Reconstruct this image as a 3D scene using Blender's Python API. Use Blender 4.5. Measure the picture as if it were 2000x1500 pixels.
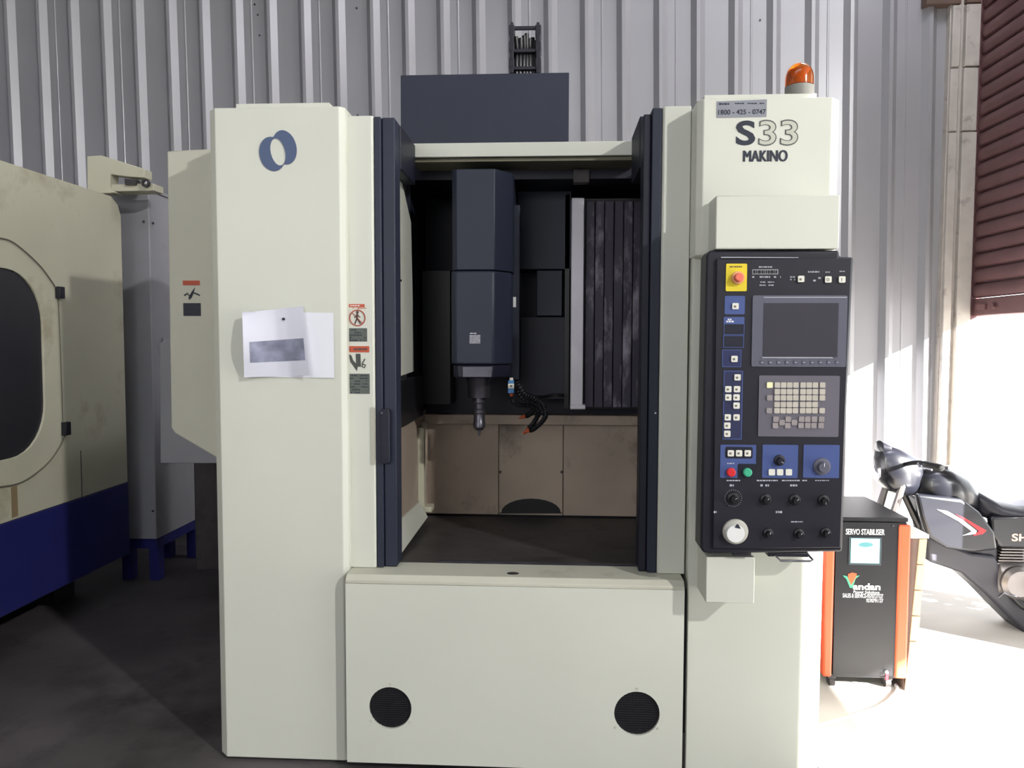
import bpy, bmesh, math, random
from mathutils import Vector, Matrix
random.seed(7)
for o in list(bpy.data.objects): bpy.data.objects.remove(o)
SC = bpy.context.scene
COL = SC.collection
R = math.radians

# ---------------------------------------------------------------- camera
CAM = Vector((0, -2.78, 1.60)); FPX = 1500.0
yaw, pit, rol = R(3.17), R(3.24), R(0.15)
fw = Vector((-math.sin(yaw)*math.cos(pit), math.cos(yaw)*math.cos(pit), -math.sin(pit)))
rt = Vector((math.cos(yaw), math.sin(yaw), 0)); up = rt.cross(fw)
rt, up = rt*math.cos(rol)+up*math.sin(rol), up*math.cos(rol)-rt*math.sin(rol)
cd = bpy.data.cameras.new('camera'); co = bpy.data.objects.new('camera', cd); COL.objects.link(co)
m = Matrix((rt, up, -fw)).transposed().to_4x4(); m.translation = CAM; co.matrix_world = m
cd.sensor_width = 36; cd.lens = 36*FPX/2000; cd.clip_start = .05; cd.clip_end = 200
SC.camera = co

# ---------------------------------------------------------------- world, lamps, exposure
w = bpy.data.worlds.new('world'); SC.world = w; w.use_nodes = True
w.node_tree.nodes['Background'].inputs[0].default_value = (.93, .97, 1, 1)
w.node_tree.nodes['Background'].inputs[1].default_value = 5.0
vs = SC.view_settings; vs.view_transform = 'Standard'; vs.look = 'None'; vs.exposure = 0; vs.gamma = 1
vs.use_curve_mapping = False
def aim(o, d): o.rotation_euler = Vector(d).to_track_quat('-Z', 'Y').to_euler()
def area(name, loc, to, sx, sy, watts, col=(1, 1, 1)):
    l = bpy.data.lights.new(name, 'AREA'); l.shape = 'RECTANGLE'; l.size = sx; l.size_y = sy
    l.energy = watts; l.color = col
    o = bpy.data.objects.new(name, l); COL.objects.link(o); o.location = loc
    aim(o, Vector(to)-Vector(loc)); return o
s = bpy.data.lights.new('sun', 'SUN'); s.energy = 100; s.angle = R(.35); s.color = (1, .97, .92)
so = bpy.data.objects.new('sun', s); COL.objects.link(so); so.location = (11, -2, 6); aim(so, (-.72, .50, -.36))
area('high_bay_lamp', (5.8, -6.2, 5.45), (-.3, .3, 1.25), .22, .22, 450, (1, .99, .96))
area('overhead_fill', (-1.5, -3.2, 6.3), (-1.5, -3.2, 0), 5, 1.4, 60, (.86, .91, 1))  # added soft fill for the hall, no actual fitting
area('overhead_fill', (2.4, 1.7, 6.3), (2.7, 3.2, 1.5), 1.2, 1.0, 85, (.92, .93, 1))  # added fill to lift the right end of the back wall
area('front_fill', (-2.6, -8.5, 2.8), (-.8, 0, 1.6), 5, 2.2, 190, (.98, .985, 1))  # added frontal fill behind the camera, no window there

# ---------------------------------------------------------------- pixel to world
def ray(px, py): return fw*FPX + rt*(px-1000) - up*(py-750)
def P(px, py, Y): r = ray(px, py); return CAM + r*((Y-CAM.y)/r.y)
def PX(px, py, X): r = ray(px, py); return CAM + r*((X-CAM.x)/r.x)
def PZ(px, py, z=0): r = ray(px, py); return CAM + r*((z-CAM.z)/r.z)
def M(px, Y): return px/FPX*(Y-CAM.y)          # a pixel length as metres at plane Y

# ---------------------------------------------------------------- materials
def lin(c): return tuple(((v/255)/12.92 if v/255 <= .04045 else ((v/255+.055)/1.055)**2.4) for v in c)
def mat(name, rgb, rough=.5, metal=0, var=.05, scale=4, bump=0, dirt=None, dth=.6, dscale=2.5, emit=0, trans=0, coat=0, stretch=None, ior=1.45):
    m = bpy.data.materials.new(name); m.use_nodes = True
    nt = m.node_tree; N = nt.nodes; L = nt.links; b = N['Principled BSDF']
    c = lin(rgb); b.inputs['Roughness'].default_value = rough; b.inputs['Metallic'].default_value = metal
    b.inputs['IOR'].default_value = ior
    b.inputs['Transmission Weight'].default_value = trans; b.inputs['Coat Weight'].default_value = coat
    tc = N.new('ShaderNodeTexCoord'); oi = N.new('ShaderNodeObjectInfo'); ad = N.new('ShaderNodeVectorMath'); ad.operation = 'MULTIPLY_ADD'
    ad.inputs[1].default_value = (9, 7, 11); L.new(oi.outputs['Random'], ad.inputs[0]); L.new(tc.outputs['Object'], ad.inputs[2]); src = ad.outputs[0]
    if stretch:
        mp = N.new('ShaderNodeMapping'); mp.inputs['Scale'].default_value = stretch
        L.new(src, mp.inputs[0]); src = mp.outputs[0]
    n = N.new('ShaderNodeTexNoise'); n.inputs['Scale'].default_value = scale; n.inputs['Detail'].default_value = 6
    L.new(src, n.inputs['Vector'])
    cr = N.new('ShaderNodeValToRGB'); cr.color_ramp.elements[0].position = .3; cr.color_ramp.elements[1].position = .7
    cr.color_ramp.elements[0].color = (*[v*(1-var) for v in c], 1); cr.color_ramp.elements[1].color = (*[min(1, v*(1+var)) for v in c], 1)
    L.new(n.outputs['Fac'], cr.inputs[0]); out = cr.outputs[0]
    if dirt:
        n2 = N.new('ShaderNodeTexNoise'); n2.inputs['Scale'].default_value = dscale; n2.inputs['Detail'].default_value = 8
        n2.inputs['Roughness'].default_value = .65; L.new(src, n2.inputs['Vector'])
        r2 = N.new('ShaderNodeValToRGB'); r2.color_ramp.elements[0].position = dth; r2.color_ramp.elements[1].position = dth+.18
        r2.color_ramp.elements[0].color = (0, 0, 0, 1); r2.color_ramp.elements[1].color = (1, 1, 1, 1)
        L.new(n2.outputs['Fac'], r2.inputs[0])
        mx = N.new('ShaderNodeMix'); mx.data_type = 'RGBA'; L.new(r2.outputs[0], mx.inputs[0])
        L.new(out, mx.inputs[6]); mx.inputs[7].default_value = (*lin(dirt), 1); out = mx.outputs[2]
    L.new(out, b.inputs['Base Color'])
    if emit: L.new(out, b.inputs['Emission Color']); b.inputs['Emission Strength'].default_value = emit
    if bump:
        bp = N.new('ShaderNodeBump'); bp.inputs['Strength'].default_value = bump; bp.inputs['Distance'].default_value = .01
        L.new(n.outputs['Fac'], bp.inputs['Height']); L.new(bp.outputs[0], b.inputs['Normal'])
    return m
cream = mat('cream_paint', (210, 211, 199), .42, var=.035, scale=1.6)
cream_d = mat('cream_paint_dusty', (196, 194, 178), .55, var=.06, scale=2, dirt=(150, 142, 124), dth=.6)
blue = mat('slate_blue_paint', (37, 42, 58), .5, var=.07, scale=5)
navy = mat('dark_navy_paint', (22, 24, 40), .5, var=.15, scale=5)
black = mat('black_plastic', (33, 33, 42), .42, var=.1, scale=20)
blackm = mat('black_metal', (24, 24, 28), .38, var=.1, scale=9)
ink = mat('print_ink', (40, 44, 58), .6)
wall_m = mat('galvanised_sheet', (158, 158, 162), .38, .35, var=.05, scale=1.2, dirt=(165, 163, 160), dth=.66, dscale=3)
plaster = mat('plaster', (172, 166, 160), .8, var=.10, scale=7, bump=.3, dirt=(120, 112, 106), dth=.58, dscale=9)
floor_m = mat('stained_concrete', (82, 77, 78), .62, var=.28, scale=2.2, bump=.15, dirt=(50, 46, 48), dth=.5, dscale=1.7)
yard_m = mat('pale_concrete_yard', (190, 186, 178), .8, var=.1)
shut_m = mat('maroon_shutter_steel', (104, 74, 76), .38, .35, var=.12, scale=6, dirt=(84, 62, 62), dth=.6)
beige = mat('oily_beige_paint', (176, 160, 144), .45, var=.12, scale=3, dirt=(92, 78, 70), dth=.56, dscale=2.2)
grime = mat('grimy_steel', (72, 68, 68), .5, .2, var=.25, scale=8, dirt=(40, 36, 38), dth=.5, dscale=4)
slat_m = mat('worn_dark_slats', (58, 54, 66), .42, .3, var=.3, scale=7, dirt=(150, 142, 154), dth=.54, dscale=9, stretch=(1, 1, .35))
steel = mat('bright_steel', (214, 210, 216), .4, .15, var=.1, scale=6)
nose = mat('dull_steel', (92, 90, 98), .34, .8, var=.2, scale=12)
chrome = mat('chrome', (215, 215, 220), .12, 1, var=.03)
white = mat('white_paint', (232, 232, 230), .5, var=.02)
paper = mat('white_paper', (232, 233, 240), .8, var=.02)
red_l = mat('orange_red_print', (190, 86, 62), .6)
grey_l = mat('grey_green_print', (92, 98, 92), .6, var=.12, scale=40)
tan_m = mat('tan_cream_machine', (205, 202, 180), .5, var=.05, scale=2, dirt=(164, 152, 122), dth=.56, dscale=2.0)
greyb = mat('bluish_grey_paint', (150, 150, 156), .45, var=.06, scale=3, dirt=(128, 122, 118), dth=.62)
royal = mat('royal_blue_paint', (40, 42, 106), .38, var=.12, scale=4)
glassd = mat('dark_smoked_window', (48, 48, 54), .3, var=.1)
yellow = mat('yellow_plate', (226, 204, 48), .5)
red = mat('red_button', (214, 46, 52), .4)
pink = mat('pale_red_cap', (236, 120, 96), .5)
green = mat('green_button', (70, 178, 138), .4)
pblue = mat('panel_blue', (70, 86, 140), .5, var=.06)
pgrey = mat('bezel_grey', (92, 92, 106), .5, var=.06)
lcd = mat('lcd_glass', (58, 56, 64), .22, var=.05, coat=.3)
keyw = mat('ivory_key', (226, 224, 212), .5)
keyg = mat('beige_key', (190, 184, 172), .5)
keyp = mat('mauve_key', (150, 142, 142), .5)
orange = mat('orange_paint', (214, 84, 52), .42, var=.04)
wood = mat('pale_plywood', (196, 172, 138), .7, var=.12, scale=6, bump=.2, dirt=(140, 112, 86), dth=.6, stretch=(1, 1, .3))
woodd = mat('brown_board', (92, 74, 66), .7, var=.15, scale=6)
amber = mat('amber_plastic', (214, 112, 22), .15, var=.05, trans=.75, coat=.5)
lens_m = mat('clear_amber_lens', (240, 170, 40), .2, var=.05)
bikeb = mat('gloss_black_bodywork', (20, 21, 28), .32, var=.05, coat=.2)
rubber = mat('black_rubber', (22, 22, 24), .7, var=.1)
alu = mat('cast_aluminium', (120, 116, 116), .4, .7, var=.15)
silver = mat('silver_decal', (196, 196, 202), .35, .4)
bred = mat('red_decal', (176, 34, 44), .35)
txtw = mat('white_print', (238, 238, 240), .6)
screen = mat('lit_cyan_display', (140, 226, 226), .4, emit=.55, var=.04)
lens_b = mat('blue_plastic', (70, 130, 190), .35)
copper = mat('orange_nozzle', (190, 92, 60), .4)

# ---------------------------------------------------------------- building helpers
W = {}
def wl(o): return W.get(o.name, Vector((0, 0, 0))) if o else Vector((0, 0, 0))
def link_mesh(name, me, mt, parent, origin):
    o = bpy.data.objects.new(name, me); COL.objects.link(o)
    if mt and not me.materials: me.materials.append(mt)
    o.location = origin - wl(parent)
    if parent: o.parent = parent
    W[o.name] = origin.copy(); return o
def obj(name, bm, mt, parent=None, bev=0, seg=2, label=None, sharp=40):
    bmesh.ops.recalc_face_normals(bm, faces=bm.faces)
    co_ = [v.co for v in bm.verts]
    lo = Vector([min(c[i] for c in co_) for i in range(3)]); hi = Vector([max(c[i] for c in co_) for i in range(3)])
    og = Vector(((lo.x+hi.x)/2, (lo.y+hi.y)/2, lo.z)); bmesh.ops.translate(bm, verts=bm.verts, vec=-og)
    for f in bm.faces: f.smooth = True
    for e in bm.edges:
        if len(e.link_faces) == 2 and e.calc_face_angle(0) > R(sharp): e.smooth = False
    me = bpy.data.meshes.new(name); bm.to_mesh(me); bm.free()
    o = link_mesh(name, me, mt, parent, og)
    if bev:
        d = o.modifiers.new('bevel', 'BEVEL'); d.width = bev; d.segments = seg; d.limit_method = 'ANGLE'; d.angle_limit = R(35)
    if label: o['label'] = label
    if name in ('sticker_print', 'legend', 'key_symbols', 'badge_text', 'dial_scale', 'head_label_text', 'vent_mesh'): o['kind'] = 'stuff'
    return o
def empty(name, loc, label, cat, group=None):
    o = bpy.data.objects.new(name, None); COL.objects.link(o); o.location = loc; o.empty_display_size = .1
    W[o.name] = Vector(loc); tag(o, label, cat, group); return o
def tag(o, label, cat, group=None):
    o['label'] = label; o['category'] = cat
    if group: o['group'] = group
    return o
def struct(o): o['kind'] = 'structure'; return o
def nb(): return bmesh.new()
def box(bm, x0, x1, y0, y1, z0, z1):
    vs = [bm.verts.new((x, y, z)) for z in (z0, z1) for (x, y) in ((x0, y0), (x1, y0), (x1, y1), (x0, y1))]
    for f in ((0, 3, 2, 1), (4, 5, 6, 7), (0, 1, 5, 4), (1, 2, 6, 5), (2, 3, 7, 6), (3, 0, 4, 7)): bm.faces.new([vs[i] for i in f])
    return bm
def bx(*a): return box(nb(), *a)
def prism(bm, pts, axis, a0, a1):
    def mk(p, a):
        return {'y': (p[0], a, p[1]), 'z': (p[0], p[1], a), 'x': (a, p[0], p[1])}[axis]
    A = [bm.verts.new(mk(p, a0)) for p in pts]; B = [bm.verts.new(mk(p, a1)) for p in pts]; n = len(pts)
    bm.faces.new(A); bm.faces.new(B[::-1])
    for i in range(n): bm.faces.new((A[i], B[i], B[(i+1) % n], A[(i+1) % n]))
    return bm
def pr(*a): return prism(nb(), *a)
def hexa(bm, bot, top):
    A = [bm.verts.new(p) for p in bot]; B = [bm.verts.new(p) for p in top]; n = len(A)
    bm.faces.new(A); bm.faces.new(B[::-1])
    for i in range(n): bm.faces.new((A[i], B[i], B[(i+1) % n], A[(i+1) % n]))
    return bm
def lathe(bm, c, prof, axis='z', seg=24):
    rings = []
    for (r, h) in prof:
        ring = []
        for k in range(seg):
            a = 2*math.pi*k/seg; u, v = r*math.cos(a), r*math.sin(a)
            p = {'z': (u, v, h), 'y': (u, h, v), 'x': (h, u, v)}[axis]
            ring.append(bm.verts.new(Vector(c)+Vector(p)))
        rings.append(ring)
    for a, b in zip(rings, rings[1:]):
        for k in range(seg): bm.faces.new((a[k], a[(k+1) % seg], b[(k+1) % seg], b[k]))
    bm.faces.new(rings[0]); bm.faces.new(rings[-1][::-1]); return bm
def la(*a, **k): return lathe(nb(), *a, **k)
def tube(bm, pts, r, seg=8, rr=None):
    pts = [Vector(p) for p in pts]; rings = []; n0 = None
    for i, p in enumerate(pts):
        t = (pts[min(i+1, len(pts)-1)]-pts[max(i-1, 0)]).normalized()
        if n0 is None: n0 = t.orthogonal().normalized()
        n0 = (n0 - t*n0.dot(t)).normalized(); b = t.cross(n0); rad = rr[i] if rr else r
        rings.append([bm.verts.new(p+(n0*math.cos(2*math.pi*k/seg)+b*math.sin(2*math.pi*k/seg))*rad) for k in range(seg)])
    for a, b in zip(rings, rings[1:]):
        for k in range(seg): bm.faces.new((a[k], a[(k+1) % seg], b[(k+1) % seg], b[k]))
    bm.faces.new(rings[0]); bm.faces.new(rings[-1][::-1]); return bm
def tu(*a, **k): return tube(nb(), *a, **k)
def curve(pts, n=8):
    pts = [Vector(p) for p in pts]; q = [pts[0]]+pts+[pts[-1]]; out = []
    for i in range(1, len(q)-2):
        for k in range(n):
            t = k/n; a, b, c, d = q[i-1], q[i], q[i+1], q[i+2]
            out.append(.5*((2*b)+(c-a)*t+(2*a-5*b+4*c-d)*t*t+(3*b-a-3*c+d)*t**3))
    out.append(pts[-1]); return out
def rrect(x0, x1, z0, z1, r, n=5):
    out = []
    for cx, cz, a in ((x1-r, z1-r, 0), (x0+r, z1-r, 90), (x0+r, z0+r, 180), (x1-r, z0+r, 270)):
        for k in range(n+1):
            t = R(a+90*k/n); out.append((cx+r*math.cos(t), cz+r*math.sin(t)))
    return out
def loft(bm, secs, seg=20, e=2.6):
    """secs: (x, yc, zc, half y, half z) – smooth body along X"""
    rings = []
    for (x, yc, zc, hy, hz) in secs:
        ring = []
        for k in range(seg):
            a = 2*math.pi*k/seg; ca, sa = math.cos(a), math.sin(a)
            ring.append(bm.verts.new((x, yc+hy*math.copysign(abs(ca)**(2/e), ca), zc+hz*math.copysign(abs(sa)**(2/e), sa))))
        rings.append(ring)
    for a, b in zip(rings, rings[1:]):
        for k in range(seg): bm.faces.new((a[k], a[(k+1) % seg], b[(k+1) % seg], b[k]))
    bm.faces.new(rings[0]); bm.faces.new(rings[-1][::-1]); return bm
def lo_(*a, **k): return loft(nb(), *a, **k)
def pbox(x0, y0, x1, y1, Y, dep, ym=None):
    """box whose front face fills a pixel rectangle on plane Y"""
    my, mx = (y0+y1)/2, (x0+x1)/2
    return bx(P(x0, my, Y).x, P(x1, my, Y).x, Y, Y+dep, P(mx, y1, Y).z, P(mx, y0, Y).z)
def ppoly(pts, Y, dep):
    q = [P(a, b, Y) for a, b in pts]; return pr([(v.x, v.z) for v in q], 'y', Y, Y+dep)
def holed(outer, holes, Y, dep, axis='y'):
    """flat plate in the XZ plane with holes cut through"""
    cu = bpy.data.curves.new('tmp', 'CURVE'); cu.dimensions = '2D'; cu.fill_mode = 'BOTH'; cu.extrude = dep/2
    for poly in [outer]+holes:
        sp = cu.splines.new('POLY'); sp.points.add(len(poly)-1); sp.use_cyclic_u = True
        for i, (x, z) in enumerate(poly): sp.points[i].co = (x, z, 0, 1)
    o = bpy.data.objects.new('tmp', cu); COL.objects.link(o)
    me = bpy.data.meshes.new_from_object(o.evaluated_get(bpy.context.evaluated_depsgraph_get()))
    bm = nb(); bm.from_mesh(me); bpy.data.objects.remove(o); bpy.data.curves.remove(cu); bpy.data.meshes.remove(me)
    bmesh.ops.remove_doubles(bm, verts=bm.verts, dist=1e-5)
    for v in bm.verts: x, z, d = v.co; v.co = (x, Y+dep/2+d, z)
    return bm
def circ(cx, cz, r, n=32, r2=None): return [(cx+r*math.cos(2*math.pi*k/n), cz+(r2 or r)*math.sin(2*math.pi*k/n)) for k in range(n)]
def text_bm(s, x0, x1, y0, y1, Y, bold=0, dep=.0012):
    """lettering filling the pixel rectangle x0..x1, y0..y1 on plane Y"""
    cu = bpy.data.curves.new('tmp', 'FONT'); cu.body = s; cu.size = 1; cu.offset = bold; cu.resolution_u = 4
    o = bpy.data.objects.new('tmp', cu); COL.objects.link(o)
    me = bpy.data.meshes.new_from_object(o.evaluated_get(bpy.context.evaluated_depsgraph_get()))
    bm = nb(); bm.from_mesh(me); bpy.data.objects.remove(o); bpy.data.curves.remove(cu); bpy.data.meshes.remove(me)
    xs = [v.co.x for v in bm.verts]; ys = [v.co.y for v in bm.verts]; ax, bxx, ay, by = min(xs), max(xs), min(ys), max(ys)
    a = P(x0, y1, Y); b = P(x1, y0, Y)
    for v in bm.verts:
        v.co = (a.x+(v.co.x-ax)/(bxx-ax)*(b.x-a.x), Y, a.z+(v.co.y-ay)/(by-ay)*(b.z-a.z))
    r = bmesh.ops.extrude_face_region(bm, geom=bm.faces[:])
    bmesh.ops.translate(bm, verts=[g for g in r['geom'] if isinstance(g, bmesh.types.BMVert)], vec=(0, dep, 0))
    return bm
def text(name, s, x0, x1, y0, y1, Y, mt, parent, bold=0): return obj(name, text_bm(s, x0, x1, y0, y1, Y, bold), mt, parent)
def copies(first, pts, parent, mt=None):
    """copies of a part at world points (origin = base centre)"""
    out = []
    for p in pts:
        c = first.copy(); COL.objects.link(c); c.parent = parent; c.location = Vector(p)-wl(parent); W[c.name] = Vector(p); out.append(c)
    return out

# ---------------------------------------------------------------- the hall
XR = 3.15
struct(obj('floor', bx(-6, 8, -9, 4.2, -.15, 0), floor_m))
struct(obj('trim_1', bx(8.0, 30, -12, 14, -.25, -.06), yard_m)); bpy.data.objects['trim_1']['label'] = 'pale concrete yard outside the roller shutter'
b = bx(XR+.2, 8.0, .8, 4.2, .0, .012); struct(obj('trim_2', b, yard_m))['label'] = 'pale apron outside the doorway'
struct(obj('ceiling', bx(-6, 8, -9, 4.2, 6.5, 6.6), mat('roof_sheet', (120, 122, 128), .6)))
struct(obj('wall_left', bx(-6.1, -6, -9, 4.2, 0, 6.5), wall_m))
struct(obj('wall_front', bx(-6, 8, -9.1, -9, 0, 6.5), wall_m))
b = bx(8, 8.01, -9, -4.91, 0, 6.5); box(b, 8, 8.01, -4.6, -4.4, 0, 6.5); box(b, 8, 8.01, -4.91, -4.6, 6.0, 6.5); box(b, 8, 8.01, -4.4, -2.9, 3.35, 6.5); box(b, 8, 8.01, -2.9, .8, 4.4, 6.5)  # openings in this unseen wall are shaped to steer the sun
struct(obj('wall_far_right', b, wall_m))
b = bx(XR+.1, 8, .7, .8, 4.4, 6.5); box(b, XR+.1, XR+.2, .7, .8, 0, 4.4)  # unseen wall, left open below to let the sun through
struct(obj('wall_side', b, wall_m))
struct(obj('trim_4', bx(1.0, XR+.2, -.15, 3.05, .0005, .006), mat('pale_glare_slab', (176, 172, 166), .75, var=.08, scale=3, bump=.1)))['label'] = 'pale slab added to whiten the sunlit floor beside the machine'  # pale colour stands in for glare, so the floor here blows out
b = bx(XR+.06, XR+.2, .8, 3.35, 4.35, 6.5); box(b, XR+.06, XR+.2, .8, 1.0, 0, 4.35); box(b, XR+.06, XR+.2, 3.6, 4.1, 0, 4.35)
struct(obj('wall_right', b, plaster))
# corrugated back wall: ribs slightly out of plumb as in the photograph
wb = bpy.data.objects.new('wall_back', None); COL.objects.link(wb); wb.location = (0, 3.4, 0); W['wall_back'] = Vector((0, 3.4, 0)); struct(wb)
WT = math.tan(R(2.4)); RP = .2835
x0r = P(1074, 0, 3.4).x
def wally(x): return 3.4 - WT*x
def sheet(i0, n, xend=None):
    prof = []
    for i in range(i0, i0+n):
        c = x0r + i*RP
        prof += [(c-.052, 0), (c-.014, -.045), (c+.012, -.045), (c+.056, 0)]
        prof += [(c+.056+.055, 0), (c+.056+.060, -.004), (c+.056+.068, -.004), (c+.056+.073, 0)] if i % 2 else []
    prof += [(x0r+(i0+n)*RP-.050, -.0005)]
    if xend: prof = [p for p in prof if p[0] < xend]+[(xend, 0)]
    bm = nb(); rows = []
    for z in (0, 6.5):
        rows.append([[bm.verts.new((x-(z-4.3)*.015, wally(x)+y+k, z)) for x, y in prof] for k in (0, .006)])
    for k in (0, 1):
        for a in range(len(prof)-1):
            bm.faces.new((rows[0][k][a], rows[0][k][a+1], rows[1][k][a+1], rows[1][k][a]))
    for e in (0, -1): bm.faces.new((rows[0][0][e], rows[0][1][e], rows[1][1][e], rows[1][0][e]))
    for zz in (0, 1):
        for a in range(len(prof)-1): bm.faces.new((rows[zz][0][a], rows[zz][0][a+1], rows[zz][1][a+1], rows[zz][1][a]))
    return obj('sheet', bm, wall_m, wb, sharp=15)
for i0 in range(-22, 10, 4): sheet(i0, 4)
sheet(10, 1, P(1850, 300, 3.27).x)
bm = nb()
for q in range(9):
    for zz in (2.9, 4.0):
        x = x0r+random.choice((-9, -6, -3, 0, 3, 5, 7))*RP+.15+random.random()*.05; lathe(bm, (x, wally(x)-.002, zz+random.random()*.6), [(.008, -.004), (.008, .004)], 'y', 8)
obj('screw', bm, grime, wb)['kind'] = 'stuff'
# rough plastered corner between sheet wall and shutter, patched in three lifts
cc = bpy.data.objects.new('trim_3', None); COL.objects.link(cc); W['trim_3'] = Vector((3.1, 3.22, 0)); cc.location = W['trim_3']; struct(cc)
cc['label'] = 'rough plaster corner strip patched in three lifts beside the shutter'
yl = [(-120, 8, 0), (10, 131, .012), (133, 257, 0), (259, 1050, .012)]
for y0, y1, d in yl:
    z0, z1 = P(1880, y1, 3.2).z, P(1880, y0, 3.2).z
    if z1 > 6: z1 = 6.4
    for a, c_, dd in ((1800 if y0 < 10 else 1852, 1868, 0), (1876, 1904, .015)):
        bm = bx(P(a, 300, 3.2).x, P(c_, 300, 3.2).x, 3.20-dd-d*.6, 3.3, max(z0+.004, 0), z1)
        obj('plaster_block', bm, plaster if y0 >= 0 else woodd, cc, bev=.006)
obj('backing', bx(P(1850, 300, 3.2).x, P(1902, 300, 3.2).x, 3.225, 3.28, 0, 6.4), plaster, cc)

# roller shutter
sh = empty('roller_shutter', (XR, 2.0, 1.79), 'maroon steel roller shutter half raised over the bright doorway', 'shutter')
zb = 1.79
obj('bottom_bar', bx(XR-.02, XR+.03, 1.02, 3.19, zb, zb+.13), shut_m, sh, bev=.008)
prof = [(.0, 0), (-.02, .012), (-.028, .04), (-.026, .075), (-.012, .1), (.004, .1105), (.014, .1105), (.014, 0)]
sl = obj('slat', pr([(XR+x, zb+.135+z) for x, z in prof], 'y', 1.02, 3.19), shut_m, sh)
base = wl(sl)
copies(sl, [base+Vector((0, 0, (.1115)*k)) for k in range(1, 22)], sh)
obj('guide_rail', bx(XR-.035, XR+.05, 3.195, 3.255, 0, 4.4), shut_m, sh, bev=.004)
obj('guide_rail', bx(XR-.035, XR+.05, .93, 1.03, 0, 4.4), shut_m, sh, bev=.004)
obj('latch', bx(XR-.035, XR-.0205, 3.0, 3.12, zb+.045, zb+.085), shut_m, sh)
obj('rivet', la((XR-.03, 2.9, zb+.065), [(.02, -.01), (.02, .01)], axis='x', seg=12), shut_m, sh)
obj('drum_cover', bx(XR-.02, XR+.05, .93, 3.25, 4.4, 4.75), shut_m, sh)

# ================================================================ machining centre
mc = empty('machining_center', (-.15, .6, 0), 'cream and slate blue vertical machining centre with an open work area, centre of the hall', 'machine')
def strips(bm, rows, x0, x1, Y, h=1.1, dens=.8, dep=.0008):
    """small illegible lettering: rows of short strokes"""
    for y in rows:
        x = x0
        while x < x1-1:
            w_ = random.uniform(2, 6); a, c = P(x, y+h, Y), P(min(x+w_, x1), y-h, Y)
            if random.random() < dens: box(bm, a.x, c.x, Y-dep, Y, a.z, c.z)
            x += w_+1.2
    return bm
CAM.z = 1.55   # the machine is laid out for an eye 1.55 m above its feet and lifted onto them at the end
# left cabinet (chamfered prism, rounded foot)
xl, xr = P(431, 840, 0).x, P(668, 840, 0).x
z0, z1 = P(560, 1482, 0).z, P(545, 209, 0).z
fp = [(xl-.034, .034), (xl, 0), (xr-.0, 0), (xr+.018, .018), (xr+.018, .42), (xl-.034, .42)]
obj('side_cabinet', pr(fp, 'z', z0, z1), cream, mc, bev=.003, sharp=25, label='tall cream left cabinet')
obj('top_plate', bx(xl+.03, xr-.07, .12, .4, z1+.001, P(540, 202, .12).z), cream, mc)
obj('top_bracket', bx(xl-.01, xl+.029, .16, .26, z1+.001, z1+.034), grime, mc)
# logo: two overlapping discs with an oval opening
def ell(cx, cy, a, b, tilt):
    def f(th):  # ray from hole centre
        ox, oy = 543-cx, 297-cy; t = R(tilt); dx, dy = math.cos(th), math.sin(th)
        c_, s_ = math.cos(t), math.sin(t)
        X, Y_ = (ox*c_+oy*s_)/a, (-ox*s_+oy*c_)/b; U, V = (dx*c_+dy*s_)/a, (-dx*s_+dy*c_)/b
        A = U*U+V*V; B = 2*(X*U+Y_*V); C = X*X+Y_*Y_-1; D = B*B-4*A*C
        return (-B+math.sqrt(D))/(2*A) if D > 0 else 0
    return f
e1, e2, e3 = ell(532, 301, 25, 34, -14), ell(556, 288, 23, 34, -14), ell(543, 297, 14, 27, -14)
def lp(fs):
    out = []
    for k in range(72):
        th = 2*math.pi*k/72; r = max(f(th) for f in fs); v = P(543+r*math.cos(th), 297+r*math.sin(th), 0); out.append((v.x, v.z))
    return out
obj('emblem', holed(lp([e1, e2]), [lp([e3])[::-1]], -.0025, .002), mat('emblem_blue', (78, 92, 124), .5), mc, label='slate blue emblem of two overlapping rings')
# left door post and warning stickers
yp = .045
xa, xb = xr+.012, P(732, 700, yp).x
zs = .69
ztp = P(700, 226, yp).z
obj('door_post', pr([(xa, yp), (xb-.006, yp), (xb, yp+.008), (xb, .3), (xa, .3)], 'z', zs+.001, ztp), cream, mc, bev=.003)
v0, v1 = P(724, 795, yp), P(734, 908, yp)
obj('grip_recess', pr(rrect(v0.x, xb-.002, v1.z, v0.z, min(.018, (xb-.002-v0.x)*.45)), 'y', yp-.003, yp+.001), mat('grip_grey', (176, 174, 160), .5), mc)
def sticker(name, parts, Y):
    first = None
    for kind, x0, y0, x1, y1, mt_ in parts:
        o = obj(name, pbox(x0, y0, x1, y1, Y-.0015, .0012), mt_, mc)
sticker('warning_sticker', [(0, 680, 594, 712, 600, red_l)], yp)
bm = nb(); strips(bm, (597,), 684, 708, yp-.0016, .9); obj('sticker_print', bm, white, mc)
bm = nb(); strips(bm, (602,), 684, 716, yp-.0005, .8); obj('sticker_print', bm, red_l, mc)
c = P(698, 621, yp); rr_ = M(16.5, yp)
bm = holed(circ(c.x, c.z, rr_), [circ(c.x, c.z, rr_*.86)[::-1]], yp-.002, .0015)
tube(bm, [(c.x-rr_*.64, yp-.0012, c.z+rr_*.64), (c.x+rr_*.64, yp-.0012, c.z-rr_*.64)], .0016, 6)
obj('prohibition_ring', bm, mat('sticker_red', (164, 84, 70), .6), mc, label='red no-entry ring over a walking figure')
bm = nb()
def seg2(p, q, r_): tube(bm, [P(*p, yp-.001), P(*q, yp-.001)], r_, 6)
lathe(bm, P(698, 610, yp-.001), [(.005, -.0006), (.005, .0006)], 'y', 10)
seg2((698, 613), (697, 622), .004); seg2((697, 622), (693, 633), .0026); seg2((698, 622), (704, 632), .0026)
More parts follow.
